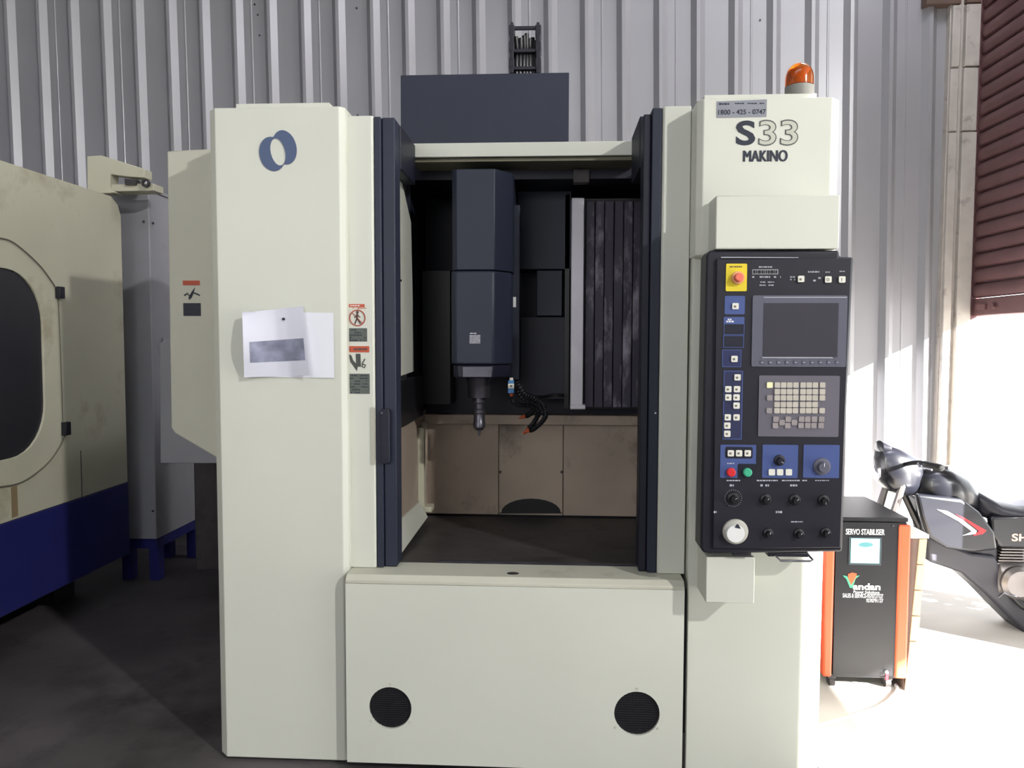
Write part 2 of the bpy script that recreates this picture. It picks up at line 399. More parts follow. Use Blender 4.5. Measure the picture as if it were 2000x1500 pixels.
seg2((698, 615), (692, 620), .0018); seg2((698, 615), (704, 620), .0018)
obj('walking_figure', bm, mat('figure_brown', (84, 60, 56), .7), mc)
def darkblock(x0, y0, x1, y1, Y, n):
    obj('caution_text', pbox(x0, y0, x1, y1, Y-.0015, .0012), grey_l, mc)
    bm = nb(); strips(bm, [y0+3.5+(y1-y0-6)*k/(n-1) for k in range(n)], x0+3, x1-3, Y-.0016, .9, .6); obj('sticker_print', bm, ink, mc)
darkblock(680, 641, 717, 667, yp, 5)
sticker('warning_sticker', [(0, 677, 676, 721, 688, red_l)], yp)
bm = nb(); strips(bm, (682,), 681, 717, yp-.0016, 2.2, .9); obj('sticker_print', bm, woodd, mc)
bm = ppoly([(682, 692), (686, 694), (690, 704), (699, 714), (697, 725), (691, 716), (684, 706)], yp-.0015, .001)
prism(bm, [(v.x, v.z) for v in (P(695, 691, yp), P(704, 691, yp), P(705, 716, yp), P(696, 716, yp))], 'y', yp-.0016, yp-.0004)
tube(bm, [P(a, b_, yp-.001) for a, b_ in ((713, 701), (708, 709), (707, 716), (712, 718), (714, 713), (708, 711))], .0022, 6)
obj('pictogram', bm, mat('pictogram_ink', (72, 76, 72), .7), mc)
darkblock(678, 730, 722, 769, yp, 7)

# sliding door edges (slate blue) and their top rails
yd = .06
def zf(py, px, Y): return P(px, py, Y).z
dl0, dl1 = xb+.001, P(773, 700, yd).x
zt = zf(229, 740, yd)
obj('door_edge', bx(dl0, dl0+.026, yd-.01, .14, zs+.001, zt), blue, mc, bev=.004)
obj('door_edge', bx(dl0+.027, dl1, yd+.004, .16, zs+.001, zt), blue, mc, bev=.004)
obj('door_rail', bx(dl0+.01, dl1+.004, .161, .46, 2.20, zt-.002), navy, mc, bev=.004)
bm = pr(rrect(P(746, 850, yd).x, P(764, 850, yd).x, zf(905, 755, yd), zf(797, 755, yd), .014), 'y', yd-.026, yd-.011)
obj('door_handle', bm, navy, mc, bev=.004, label='dark vertical door grip')
obj('handle_screw', la((P(749, 805, yd).x, yd-.028, zf(805, 749, yd)), [(.004, -.002), (.004, .002)], axis='y', seg=10), chrome, mc)
dr0, dr1 = P(1252, 700, yd).x, P(1287, 700, yd).x
obj('door_edge', bx(dr0, dr0+.028, yd+.004, .16, zs+.001, zf(222, 1275, yd)), navy, mc, bev=.004)
obj('door_edge', bx(dr0+.029, dr1, yd-.01, .14, zs+.001, zf(212, 1285, yd)), blue, mc, bev=.004)
obj('door_rail', bx(dr0-.004, dr1-.012, .161, .46, 2.20, zt+.02), navy, mc, bev=.004)
obj('handle_screw', la((P(1279, 806, yd).x, yd-.013, zf(806, 1279, yd)), [(.004, -.003), (.004, .003)], axis='y', seg=10), chrome, mc)
# right post
xp1 = P(1340, 900, .04).x
obj('door_post', pr([(dr1+.001, .048), (dr1+.008, .04), (xp1, .04), (xp1, .3), (dr1+.001, .3)], 'z', zs+.001, zf(207, 1330, .04)), cream, mc, bev=.003)

# right cabinet, upper box and lower hood
xc0, xc1 = P(1341, 1300, 0).x, P(1584, 1300, 0).x
ztop = zf(205, 1340, 0)
obj('control_cabinet', pr([(xc0, 0), (xc1, 0), (xc1+.05, .05), (xc1+.05, .9), (xc0, .9)], 'z', -.04, ztop-.01), cream, mc, bev=.004, label='tall cream right cabinet')
u0, u1 = P(1362, 300, -.08).x, P(1623, 300, -.08).x
ub = zf(498, 1500, -.08); ut = zf(191, 1500, -.08)
obj('upper_box', pr([(u0, -.06), (u0+.02, -.08), (u1, -.08), (u1+.035, -.045), (u1+.035, .3), (u0, .3)], 'z', ub, ut), cream, mc, bev=.003, label='cream upper box carrying the machine name')
obj('top_plate', bx(u0+.04, u1-.02, .02, .28, ut+.001, P(1500, 184, .02).z), cream, mc)
h0, h1 = P(1398, 430, -.2).x, P(1640, 430, -.2).x
obj('hood', bx(h0, h1, -.2, -.081, zf(486, 1500, -.2), zf(381, 1500, -.2)), cream, mc, bev=.004)
# markings on the upper box
Yu = -.0805
obj('phone_sticker', ppoly([(1400, 198), (1498, 194), (1497, 228), (1400, 230)], Yu-.0012, .001), mat('grey_label', (136, 138, 146), .4), mc)
text('phone_number', '1800 - 425 - 0747', 1403, 1496, 213, 224, Yu-.0022, ink, mc, .012)
bm = nb(); strips(bm, (203,), 1404, 1424, Yu-.0015, 1.6); strips(bm, (202,), 1436, 1494, Yu-.0015, 1.0); obj('sticker_print', bm, ink, mc)
text('model_letter', 'S', 1437, 1476, 235, 284, Yu-.001, ink, mc, .026)
text('model_number', '33', 1481, 1560, 233, 285, Yu-.001, mat('outline_grey', (84, 86, 84), .6), mc, .03)
text('model_number', '33', 1483.4, 1557.8, 235.6, 282.6, Yu-.0018, mat('numeral_fill', (190, 190, 176), .6), mc, .004)
def twice(name, s, x0, x1, y0, y1, Y, mt_, parent, sh):
    bm = nb()
    for k, d in enumerate((0, sh, sh/2)):
        t_ = text_bm(s, x0+d, x1-sh+d, y0, y1, Y-.0001*k); me = bpy.data.meshes.new('t'); t_.to_mesh(me); t_.free(); bm.from_mesh(me); bpy.data.meshes.remove(me)
    return obj(name, bm, mt_, parent)
twice('maker_name', 'MAKINO', 1451, 1539, 293, 316, Yu-.001, ink, mc, 2.2)

# base panel with two round vents
bxl, bxr = P(676, 1300, -.05).x, P(1335, 1300, -.05).x
zb0, zb1 = P(1000, 1499, -.05).z, .66
vents = [(762, 1383, 43.5), (1244, 1394, 45)]
hl = []
for px, py, r_ in vents:
    v = P(px, py, -.05); hl.append((v.x, v.z, M(r_, -.05)))
obj('front_apron', holed([(bxl, zb0), (bxr, zb0), (bxr, zb1), (bxl, zb1)], [circ(x, z, r_)[::-1] for x, z, r_ in hl], -.05, .012), cream, mc, label='wide cream panel under the door opening')
obj('sill', pr([(-.05, zb1+.0005), (-.05, zb1+.012), (-.03, zs-.0), (.13, zs), (.13, zb1+.0005)], 'x', bxl, bxr), cream_d, mc, bev=.002, label='scuffed cream sill')
obj('sill_cap', pr([(-.002, -0), (0, 0)][:0] or circ(P(1001, 1132, -.02).x, 0.01, .022, 16, .014), 'z', zs+.0002, zs+.002), grime, mc)
for x, z, r_ in hl:
    bm = nb()
    for k in range(-9, 10):
        h = math.sqrt(max(0, r_*r_-(k*r_/9.5)**2)); box(bm, x+k*r_/9.5-.0012, x+k*r_/9.5+.0012, -.0405, -.0385, z-h, z+h); box(bm, x-h, x+h, -.0383, -.0363, z+k*r_/9.5-.0012, z+k*r_/9.5+.0012)
    obj('vent_mesh', bm, blackm, mc)
    obj('vent_back', la((x, -.034, z), [(r_*1.03, -.001), (r_*1.03, .012)], axis='y', seg=32), mat('vent_dark', (66, 66, 70), .7), mc)
    for a in (90, -35, 215):
        obj('vent_screw', la((x+1.13*r_*math.cos(R(a)), -.0515, z+1.13*r_*math.sin(R(a))), [(.004, -.001), (.0045, .001)], axis='y', seg=10), cream_d, mc)
obj('base_frame', bx(xl+.02, xc1, .005+.09, 1.1, .09, .62), blackm, mc)
for x, y in ((xl+.1, .3), (bxl+.3, .3), (bxr-.3, .3), (xc1-.1, .3), (xl+.1, 1.9), (xc1-.1, 1.9)):
    obj('levelling_foot', la((x, y, 0), [(.06, -.05), (.06, -.03), (.025, -.02), (.025, .1)], seg=16), grime, mc)
obj('seam_backing', bx(bxl-.02, bxr+.02, .02, .09, .1, .64), blackm, mc)

# left side pod and rear bodies
pd = [(326, 295), (420, 290), (440, 290), (440, 905), (420, 893), (341, 846), (334, 835)]
obj('side_pod', ppoly(pd, .43, .8), cream_d, mc, bev=.006, label='cream side housing behind the left cabinet')
Yq = .4285
for a in ((357, 548, 390, 557, red_l), (358, 592, 392, 617, ink)): obj('warning_sticker', pbox(a[0], a[1], a[2], a[3], Yq, .001), a[4], mc)
bm = nb(); strips(bm, (597, 602, 607, 612), 361, 389, Yq-.0002, 1, .6); obj('sticker_print', bm, ink, mc)
bm = ppoly([(381, 561), (378, 572), (374, 582), (369, 586), (368, 581), (374, 570)], Yq, .001)
tube(bm, [P(a, b_, Yq) for a, b_ in ((360, 577), (366, 573), (370, 578), (378, 572), (384, 574), (390, 577))], .003, 6)
obj('pictogram', bm, ink, mc)
obj('rear_housing', ppoly([(313, 670), (345, 655), (470, 655), (470, 905), (313, 905)], 1.24, .7), greyb, mc, bev=.004)
obj('rear_body', bx(-1.3, xc1, 1.25, 2.3, .12, 2.22), greyb, mc, bev=.01)
obj('coolant_tank', bx(P(394, 1000, 1.9).x, -1.31, 1.8, 2.3, .12, .95), grime, mc, bev=.01)
pts = [PZ(440, 1150, .3), PZ(410, 1110, .25), PZ(398, 1130, .1), PZ(404, 1190, .03)]
obj('coolant_hose', tu(curve([(-1.3, 1.75, .5), (-1.5, 1.7, .3), (-1.55, 1.6, .12), (-1.45, 1.45, .03), (-1.2, 1.4, .03)]), .018), blackm, mc)

# header beam across the opening, interior shell
hx0, hx1 = dl1-.01, dr0+.01
obj('header_beam', pr([(.46, 2.315), (.455, 2.372), (.64, 2.372), (.64, 2.33)], 'x', hx0, hx1), cream, mc, bev=.003)
obj('header_soffit', bx(hx0, hx1, .48, .66, 2.300, 2.314), mat('shaded_soffit', (120, 117, 98), .7, var=.2), mc)  # shade under the beam is put into this darker colour
obj('light_housing', bx(P(1120, 330, .66).x, P(1150, 330, .66).x, .62, .68, 2.24, 2.294), grime, mc)
hb0, hb1 = P(783, 250, .9).x, P(1111, 250, .9).x
obj('ram_cover', bx(hb0, hb1, .9, 1.24, 2.34, zf(144, 950, .9)), blue, mc, bev=.003, label='slate blue rectangular cover rising above the machine')
XL, XRi = -.655, .44
obj('interior_roof', bx(XL-.1, XRi+.05, .65, 1.24, 2.26, 2.335), navy, mc)
obj('interior_back', bx(XL-.02, XRi+.02, 1.12, 1.24, 1.16, 2.26), navy, mc)
# lower back panels
sx = [XL-.02, P(974, 900, 1.1).x, P(1100, 900, 1.1).x, XRi+.02]
for a, c_ in zip(sx, sx[1:]): obj('back_panel', bx(a+.0015, c_-.0015, 1.1, 1.13, .66, 1.145), beige, mc, bev=.002)
obj('panel_backing', bx(XL-.02, XRi+.02, 1.131, 1.24, .6, 1.15), blackm, mc)
obj('back_ledge', bx(XL, XRi, 1.04, 1.119, 1.13, 1.178), beige, mc, bev=.003)
for px in (977, 1097): obj('panel_bolt', la(P(px, 922, 1.095), [(.007, -.004), (.007, .006)], axis='y', seg=8), grime, mc)
obj('interior_side', bx(XL-.02, XL, .16, 1.1, .6, 1.2), beige, mc)
obj('interior_side', bx(XL-.02, XL, .7, 1.12, 1.2, 2.26), navy, mc)
obj('interior_side', bx(XRi, XRi+.02, .16, 1.12, .6, 2.26), grime, mc)
q = [(760, 318), (782, 340), (803, 435), (809, 725), (772, 738), (760, 741)]
obj('inner_guard', pr([(PX(a, b_, XL+.02).y, PX(a, b_, XL+.02).z) for a, b_ in q], 'x', XL+.004, XL+.02), cream, mc, label='cream inner side guard with bolts')
for px, py in ((779, 397), (783, 548)): obj('guard_bolt', la(PX(px, py, XL+.021), [(.005, -.003), (.005, .003)], axis='x', seg=8), blackm, mc)
obj('guard_box', bx(XL+.001, XL+.03, .2, .85, 1.19, 1.385), blackm, mc, bev=.004)
# pipe and chip guard at left of the work area
pz = P(822, 830, .95)
obj('drain_pipe', la((P(827, 900, .98).x, .98, 0), [(.022, .69), (.022, 1.145)], seg=12), beige, mc)
obj('side_bracket', bx(XL+.001, XL+.03, .86, .90, .72, 1.13), tan_m, mc)
obj('pipe_clamp', bx(P(815, 990, .9).x, P(845, 990, .9).x, .86, .95, .72, .745), tan_m, mc, bev=.003)
obj('chip_guard', hexa(nb(), [(XL+.001, .2, .70), (XL+.05, .2, .70), (XL+.05, .85, .70), (XL+.001, .85, .70)], [(XL+.001, .2, .80), (XL+.012, .2, .80), (XL+.012, .85, .775), (XL+.001, .85, .775)]), cream, mc, bev=.002)
# way covers (telescopic plates forming the dark floor)
ys = [.131, .26, .42, .60, .80, 1.095]
for i, (a, c_) in enumerate(zip(ys, ys[1:])):
    obj('way_cover', bx(XL+.002, XRi-.002, a+.002, c_, .60, .672-.008*i+.012), grime, mc, bev=.003)
obj('rail_strip', bx(XL+.2, XRi-.05, .14, .155, .684, .694), nose, mc)
bm = ppoly([(972, 1003)]+[(1037+58*math.cos(R(a)), 1001-27*math.sin(R(a))) for a in range(180, -1, -15)]+[(1100, 1003)], 1.094, .005)
obj('dark_arch', bm, blackm, mc)  # thin dark arch-shaped plate on the back panels
# spindle column and head
Ys = .40
def headfp(a, b_, c_, yc, Yf, back):
    x0_, x1_, x2_ = P(a, yc, Yf).x, P(b_, yc, Yf).x, P(c_, yc, Yf+.09).x
    return [(x0_, Yf+.02), (x0_+.02, Yf), (x1_, Yf), (x2_, Yf+.09), (x2_, back), (x0_, back)]
obj('spindle_housing', pr(headfp(882, 966, 1002, 430, Ys+.012, 1.1), 'z', zf(527, 925, Ys), 2.255), blue, mc, bev=.004)
obj('spindle_head', pr(headfp(880, 964, 999, 620, Ys, .95), 'z', zf(712, 925, Ys), zf(529, 925, Ys)), blue, mc, bev=.008, label='dark blue spindle head')
obj('head_label', pbox(917, 654, 938, 671, Ys-.001, .001), mat('label_grey', (150, 148, 156), .5, var=.4, scale=220), mc)
bm = nb(); strips(bm, (651,), 918, 936, Ys-.0002, .8); obj('head_label_text', bm, white, mc)
obj('head_skirt', pr(headfp(884, 962, 996, 725, Ys+.01, .9), 'z', zf(738, 925, Ys+.01), zf(713, 925, Ys+.01)), navy, mc, bev=.006)
obj('nose_plate', pbox(903, 716, 961, 737, Ys+.004, .006), nose, mc, bev=.002)
Yn = .55; cx = P(936, 790, Yn).x
def zz(py): return P(936, py, Yn).z
pf = [(26, 733), (26, 740), (23, 745), (22, 776)]
obj('spindle_nose', la((cx, Yn, 0), [(M(r_, Yn), zz(y)) for r_, y in pf][::-1]), nose, mc, sharp=50)
pf = [(13, 777), (13, 786), (10.5, 788), (10.5, 798), (12.5, 800), (12.5, 806), (11, 808), (11, 822), (12, 824), (12, 834), (7, 840), (2.8, 841), (2.4, 851)]
obj('tool_holder', la((cx, Yn, 0), [(M(r_, Yn), zz(y)) for r_, y in pf][::-1]), nose, mc, sharp=30, label='tool holder with cutter in the spindle')
obj('column_panel', pbox(1002, 345, 1116, 526, .93, .19), blue, mc, bev=.003)
obj('column_panel', pbox(1048, 528, 1098, 617, .93, .19), blue, mc, bev=.003)
obj('column_panel', pbox(1016, 619, 1103, 780, .93, .19), navy, mc, bev=.003)
obj('column_block', pbox(824, 528, 880, 790, .93, .19), blackm, mc, bev=.003)
obj('coolant_rail', pbox(996, 400, 1015, 742, .62, .06), blue, mc, bev=.003)
obj('rail_label', pbox(1001, 580, 1008, 600, .619, .001), white, mc)
obj('column_way', pbox(1103, 380, 1112, 798, .93, .15), blackm, mc)
bm = pbox(1115, 386, 1140, 796, .8, .06); v = P(1128, 797, .8); box(bm, v.x-.035, v.x+.037, .795, .865, v.z-.006, v.z+.016)
obj('guide_post', bm, steel, mc, bev=.004, label='bright steel upright post')
n = 6
for k in range(n):
    obj('cover_slat', pbox(1143+k*18.5, 392, 1143+k*18.5+17.6, 796, .86+(.008 if k % 2 else 0), .02), slat_m, mc, bev=.003)
obj('slat_backing', pbox(1141, 388, 1262, 798, .892, .2), blackm, mc)
# coolant valve, nozzles and black segmented hoses
vb = lambda a, b_: pbox(a[0], a[1], a[2], a[3], .56, .02)
obj('valve_body', vb((992, 743, 1004, 749), 0), lens_b, mc, bev=.002); obj('valve_body', vb((992, 759, 1004, 768), 0), lens_b, mc, bev=.002)
obj('valve_grip', vb((992, 749, 1004, 759), 0), keyw, mc, bev=.002, label='white valve block with a dark port'); obj('valve_port', la(P(998, 754, .559), [(.004, -.001), (.004, .002)], axis='y', seg=10), blackm, mc)
obj('valve_cap', vb((995, 738, 1002, 743), 0), keyw, mc, bev=.002)
obj('valve_nozzle', la((P(999, 772, .57).x, .57, 0), [(.003, P(999, 777, .57).z), (.010, P(999, 768.5, .57).z)], seg=10), copper, mc)
def hose(pp, Y, r=.011):
    c_ = curve([P(a, b_, Y+k*.01) for k, (a, b_) in enumerate(pp)], 9)
    o = obj('segmented_hose', tu(c_, r, 10, rr=[r*(1.15 if i % 2 else .8) for i in range(len(c_))]), blackm, mc)
    e, f = c_[-1], (c_[-1]-c_[-3]).normalized()
    obj('hose_nozzle', tu([e, e+f*.018, e+f*.04], .01, 10, rr=[.011, .008, .003]), copper, mc, label='orange nozzle tip')
hose([(998, 776), (1004, 786), (1016, 792), (1030, 793), (1042, 796), (1052, 805), (1045, 822), (1034, 836)], .55)
hose([(1010, 745), (1024, 768), (1045, 778), (1060, 790), (1066, 808), (1060, 822), (1045, 836), (1036, 840)], .52)
hose([(1008, 760), (1022, 780), (1040, 786), (1046, 795), (1036, 808), (1028, 812)], .60)
bm = tu(curve([P(1035, 775, .6), P(1060, 776, .62), P(1082, 772, .7), P(1098, 772, .9)]), .009)
obj('feed_hose', bm, blackm, mc)

# lower arm bracket on the right cabinet
obj('arm_bracket', bx(P(1379, 1130, -.16).x, P(1474, 1130, -.16).x, -.16, -.001, zf(1178, 1425, -.16), zf(1088, 1425, -.16)), cream, mc, bev=.003)
v0 = P(1435, 480, -.06)
obj('arm_block', bx(P(1440, 600, -.05).x, P(1570, 600, -.05).x, -.087, -.0005, .9, 1.2), blackm, mc)

# energy chain on top
ch = empty('cable_carrier', (P(1026, 140, 1.0).x, 1.0, zf(144, 950, .9)), 'black energy chain standing upright on top of the blue cover', 'cable carrier')
zc = wl(ch).z
for a, c_ in ((996, 1004), (1047, 1056)):
    bm = nb(); ks = [56, 72, 88, 104, 120, 136, 147]
    for i in range(len(ks)-1):
        dx = .0 if i % 2 else .003; v0, v1 = P(a, ks[i+1], 1.0), P(c_, ks[i], 1.0)
        box(bm, v0.x-dx, v1.x+dx, .97, 1.05, max(v0.z, zc), v1.z+.008)
    v0, v1 = P(a+2 if a < 1020 else a+1, 56, 1.0), P(c_-1 if a < 1020 else c_-2, 46, 1.0); box(bm, v0.x, v1.x, .98, 1.04, v0.z, v1.z)
    obj('side_link', bm, black, ch, bev=.003)
for y in (54, 98, 132):
    v0, v1 = P(1003, y+8, 1.0), P(1048, y, 1.0); obj('cross_bar', bx(v0.x, v1.x, .975, .99, v0.z, v1.z), black, ch, bev=.003)
for k, (px, y) in enumerate(((1009, 72), (1016, 75), (1023, 70), (1029, 66), (1035, 76), (1041, 74), (1045, 82))):
    pts = [P(px+random.uniform(-2, 2), y, 1.01), P(px+random.uniform(-2, 2), 95, 1.01), P(px, 120, 1.0), (P(px, 142, 1.0).x, 1.0, zc)]
    obj('cable', tu(curve(pts, 4), .011, 8), blackm, ch)
obj('chain_back', bx(P(1004, 110, 1.03).x, P(1048, 110, 1.03).x, 1.035, 1.045, zc, P(1026, 78, 1.03).z), black, ch)

# beacon
bz = P(1500, 184, .02).z
bc = empty('warning_beacon', (P(1561, 170, .1).x, .1, bz), 'amber dome warning beacon on a grey base on top of the right cabinet', 'beacon light')
r_ = M(26, .1); zt_ = P(1561, 124, .1).z; hh = zt_-bz
obj('base', la((wl(bc).x, .1, bz+.0005), [(r_, 0), (r_, hh*.36), (r_*.9, hh*.38)], seg=32), mat('beacon_base', (136, 134, 128), .5), bc)
dome = [(r_*.985, hh*.385), (r_*.985, hh*.56)]+[(r_*.985*math.cos(R(a))**.8, hh*.56+hh*.44*math.sin(R(a))) for a in range(10, 90, 10)]+[(.001, hh)]
obj('dome', la((wl(bc).x, .1, bz), dome, seg=32), amber, bc, label='translucent amber dome')
obj('reflector', la((wl(bc).x, .1, bz), [(r_*.55, hh*.4), (r_*.3, hh*.6), (r_*.5, hh*.8)], seg=20), lens_m, bc)
obj('bulb', la((wl(bc).x-.02, .07, bz), [(.004, hh*.42), (.012, hh*.5), (.012, hh*.58), (.003, hh*.64)], seg=14), lens_m, bc)

# notice paper: flat sheet with a second sheet curling away from it
nt_ = empty('paper_notice', (P(560, 738, 0).x, -.002, P(560, 738, 0).z), 'two white paper sheets taped to the left cabinet, the front one curling loose', 'paper')
def sheetgrid(corners, off, nx=14, nz=12):
    bm = nb(); g = []
    for j in range(nz+1):
        row = []
        for i in range(nx+1):
            u, v = i/nx, j/nz
            px = (1-v)*((1-u)*corners[0][0]+u*corners[1][0])+v*((1-u)*corners[3][0]+u*corners[2][0])
            py = (1-v)*((1-u)*corners[0][1]+u*corners[1][1])+v*((1-u)*corners[3][1]+u*corners[2][1])
            d = off(u, v); p = P(px, py, -.0015-d); row.append(bm.verts.new(p))
        g.append(row)
    for j in range(nz):
        for i in range(nx): bm.faces.new((g[j][i], g[j][i+1], g[j+1][i+1], g[j+1][i]))
    r = bmesh.ops.extrude_face_region(bm, geom=bm.faces[:]); bmesh.ops.translate(bm, verts=[x for x in r['geom'] if isinstance(x, bmesh.types.BMVert)], vec=(0, .0004, 0))
    return bm
obj('back_sheet', sheetgrid([(474, 609), (651, 611), (653, 738), (478, 736)], lambda u, v: .001+.003*abs(math.sin(u*5))*v), paper, nt_)
def curl(u, v):
    lift = max(0, .55-u)/.55
    return .004+.055*lift**1.3*(.75+.35*math.sin(math.pi*(v*1.5-.1)))+.028*max(0, u-.72)/.28*(.3+.7*v)
fs = obj('front_sheet', sheetgrid([(473, 611), (592, 598), (604, 733), (477, 737)], curl, 24, 18), mat('thin_paper', (214, 215, 226), .8, var=.03), nt_, sharp=80)
bm = nb(); g = []
for j in range(9):
    row = []
    for i in range(21):
        u, v = .10+.86*i/20, .46+.32*j/8
        px = (1-v)*((1-u)*473+u*592)+v*((1-u)*477+u*604); py = (1-v)*((1-u)*611+u*598)+v*((1-u)*737+u*733)
        row.append(bm.verts.new(P(px, py, -.0015-curl(u, v)-.0009)))
    g.append(row)
for j in range(8):
    for i in range(20): bm.faces.new((g[j][i], g[j][i+1], g[j+1][i+1], g[j+1][i]))
obj('printed_band', bm, mat('faded_grey_print', (138, 140, 160), .8, var=.35, scale=18), nt_, sharp=80)
obj('pin', la(P(554, 623, -.0075), [(.005, -.003), (.005, .003)], axis='y', seg=10), ink, nt_)

for o in (mc, ch, bc, nt_): o.location.z += .05
CAM.z = 1.60

# ================================================================ operator pendant
Yp = -.205
pn = empty('control_panel', (P(1520, 1080, Yp).x, -.15, P(1520, 1080, Yp).z), 'black operator control panel with screen and keypad mounted on the right cabinet', 'control panel')
hp = [(1386, 489), (1640, 489), (1640, 502), (1668, 502), (1655, 790), (1646, 1078), (1385, 1082), (1374, 1080), (1368, 1070), (1374, 790), (1380, 500)]
obj('housing', ppoly(hp, Yp+.012, .105), black, pn, bev=.008, label='black panel housing')
obj('faceplate', ppoly([(1400, 505), (1664, 504), (1652, 790), (1642, 1070), (1392, 1072)], Yp, .0115), black, pn, bev=.003)
obj('top_highlight', ppoly([(1408, 501.5), (1560, 502.5), (1560, 504), (1408, 504)], Yp-.002, .01), chrome, pn)  # bright strip standing in for the highlight along the top edge
for a in ((1432, 1080, 1468, 1086), (1500, 1079, 1580, 1088)): obj('bottom_tab', pbox(*a, Yp+.02, .06), black, pn, bev=.003)
bm = tu([P(1512, 1080, Yp+.03), P(1514, 1086, Yp+.01), P(1524, 1095, Yp), P(1582, 1096, Yp), P(1588, 1094, Yp), P(1575, 1080, Yp+.03)], .004)
obj('wire_handle', bm, chrome, pn, label='thin chrome wire handle')
def pp(name, x0, y0, x1, y1, mt_, d=.002, r=.004, lab=None, Yb=None):
    Yb = Yp if Yb is None else Yb; a, b_ = P(x0, y1, Yb), P(x1, y0, Yb); lean = 0
    return obj(name, pr(rrect(a.x, b_.x, a.z, b_.z, r), 'y', Yb-d, Yb-.0002), mt_, pn, label=lab)
def frame(x0, y0, x1, y1, mt_, w_=2):
    a, b_ = P(x0, y1, Yp), P(x1, y0, Yp); e = M(w_, Yp)
    return obj('panel_outline', holed([(a.x, a.z), (b_.x, a.z), (b_.x, b_.z), (a.x, b_.z)], [[(a.x+e, a.z+e), (a.x+e, b_.z-e), (b_.x-e, b_.z-e), (b_.x-e, a.z+e)]], Yp-.0016, .0014), mt_, pn)
# emergency stop
pp('stop_plate', 1417, 515, 1459, 569, yellow, .003, .004, 'yellow emergency stop plate')
v = P(1440, 543, Yp)
obj('stop_ring', la((v.x, Yp-.003, v.z), [(M(12, Yp), -.012), (M(12.5, Yp), 0)], axis='y', seg=28), mat('stop_ring_pale', (226, 170, 120), .5), pn)
obj('stop_button', la((v.x, Yp-.015, v.z), [(M(6.5, Yp), -.016), (M(8.5, Yp), -.012), (M(8.5, Yp), 0)], axis='y', seg=24), pink, pn, label='red emergency stop button')
bm = nb(); strips(bm, (521,), 1425, 1449, Yp-.0034, 1.2); obj('legend', bm, woodd, pn)
# legends top row
bm = nb(); strips(bm, (521.5,), 1482, 1508, Yp-.0002, 1.4, 1); strips(bm, (541,), 1469, 1525, Yp-.0002, 1.6, .6); strips(bm, (551,), 1485, 1512, Yp-.0002, 1.1, .9)
strips(bm, (557,), 1468, 1512, Yp-.0002, 1.2, .4); strips(bm, (531,), 1578, 1600, Yp-.0002, 1.5, .7); strips(bm, (531.5,), 1612, 1622, Yp-.0002, 1, .9); strips(bm, (530,), 1636, 1650, Yp-.0002, 1, .9)
strips(bm, (541, 546), 1543, 1553, Yp-.0002, 1.3, .8); strips(bm, (543, 548), 1588, 1604, Yp-.0002, 1.6, .7)
obj('legend', bm, mat('legend_grey', (170, 170, 178), .6), pn)
pp('name_badge', 1469, 526, 1520, 536, mat('badge_grey', (150, 148, 150), .5), .001, .001)
bm = nb(); strips(bm, (531,), 1471, 1518, Yp-.0013, 3.2, 1); obj('badge_text', bm, black, pn)
# blue panels
pp('blue_panel', 1415, 578, 1455, 614, pblue, .0015); pp('blue_panel', 1413, 619, 1454, 632, pblue, .0015, .002); pp('display_window', 1414, 634, 1453, 652, navy, .0015, .002); pp('display_window', 1413, 656, 1452, 677, navy, .0015, .002)
frame(1413, 632, 1454, 654, pblue, 1.2); frame(1412, 655, 1453, 679, pblue, 1.2)
bm = nb(); strips(bm, (624, 628), 1415, 1434, Yp-.0017, 1.6); obj('legend', bm, txtw, pn)
pp('dark_panel', 1411, 684, 1446, 716, mat('panel_indigo', (40, 46, 86), .5), .0015); frame(1410, 683, 1448, 717, pblue, 1.4)
pp('dark_panel', 1412, 725, 1450, 857, mat('panel_indigo_lower', (42, 46, 80), .5), .0012, .003); frame(1411, 724, 1451, 858, pblue, 1.5)
# screen
pp('screen_bezel', 1467, 577, 1655, 716, pgrey, .004, .006, 'grey screen bezel')
a_ = Yp-.004
pp('screen', 1490, 592, 1638, 697, lcd, .0012, .002, 'dark unlit screen', a_)
pp('bezel_edge', 1488, 697.5, 1626, 699.5, chrome, .002, .0005, None, a_); pp('bezel_edge', 1492, 580, 1654, 581.5, silver, .001, .0003, None, a_)
# keypad
pp('keypad_plate', 1480, 734, 1640, 852, mat('keypad_grey', (104, 100, 110), .5), .003, .004, 'grey keypad plate')
def key(px, py, mt_, sz, Yk=None, d=.005):
    Yk = Yp-.0015 if Yk is None else Yk; h = M(sz/2, Yk); v = P(px, py, Yk)
    return obj('key', pr(rrect(v.x-h, v.x+h, v.z-h, v.z+h, h*.3, 3), 'y', Yk-d, Yk), mt_, pn)
k1 = key(1564, 545, keyw, 12)
def keys(first, ref, pts, Yk):
    off = P(ref[0], ref[1], Yk)-wl(first); copies(first, [P(a, b_, Yk)-off for a, b_ in pts], pn)
YK = Yp-.0015
keys(k1, (1564, 545), [(1617, 546), (1644, 546), (1436, 598), (1434, 701), (1440, 737), (1422, 760), (1439, 760), (1422, 776), (1438, 776), (1438, 792), (1421, 815), (1438, 815), (1420, 831), (1420, 847), (1427, 885), (1443, 885), (1460, 885), (1507, 922), (1523, 922), (1540, 922)], YK)
bm = nb()
for i, (a, b_) in enumerate([(1564, 545), (1436, 598), (1434, 701), (1440, 737), (1422, 760), (1439, 760), (1422, 776), (1438, 776), (1438, 792), (1421, 815), (1438, 815), (1420, 831), (1420, 847), (1427, 885), (1443, 885), (1460, 885)]):
    v = P(a, b_, YK-.0052); s_ = M(2.6, YK); box(bm, v.x-s_, v.x+s_*.6, v.y-.0004, v.y, v.z-s_, v.z+s_*.5)
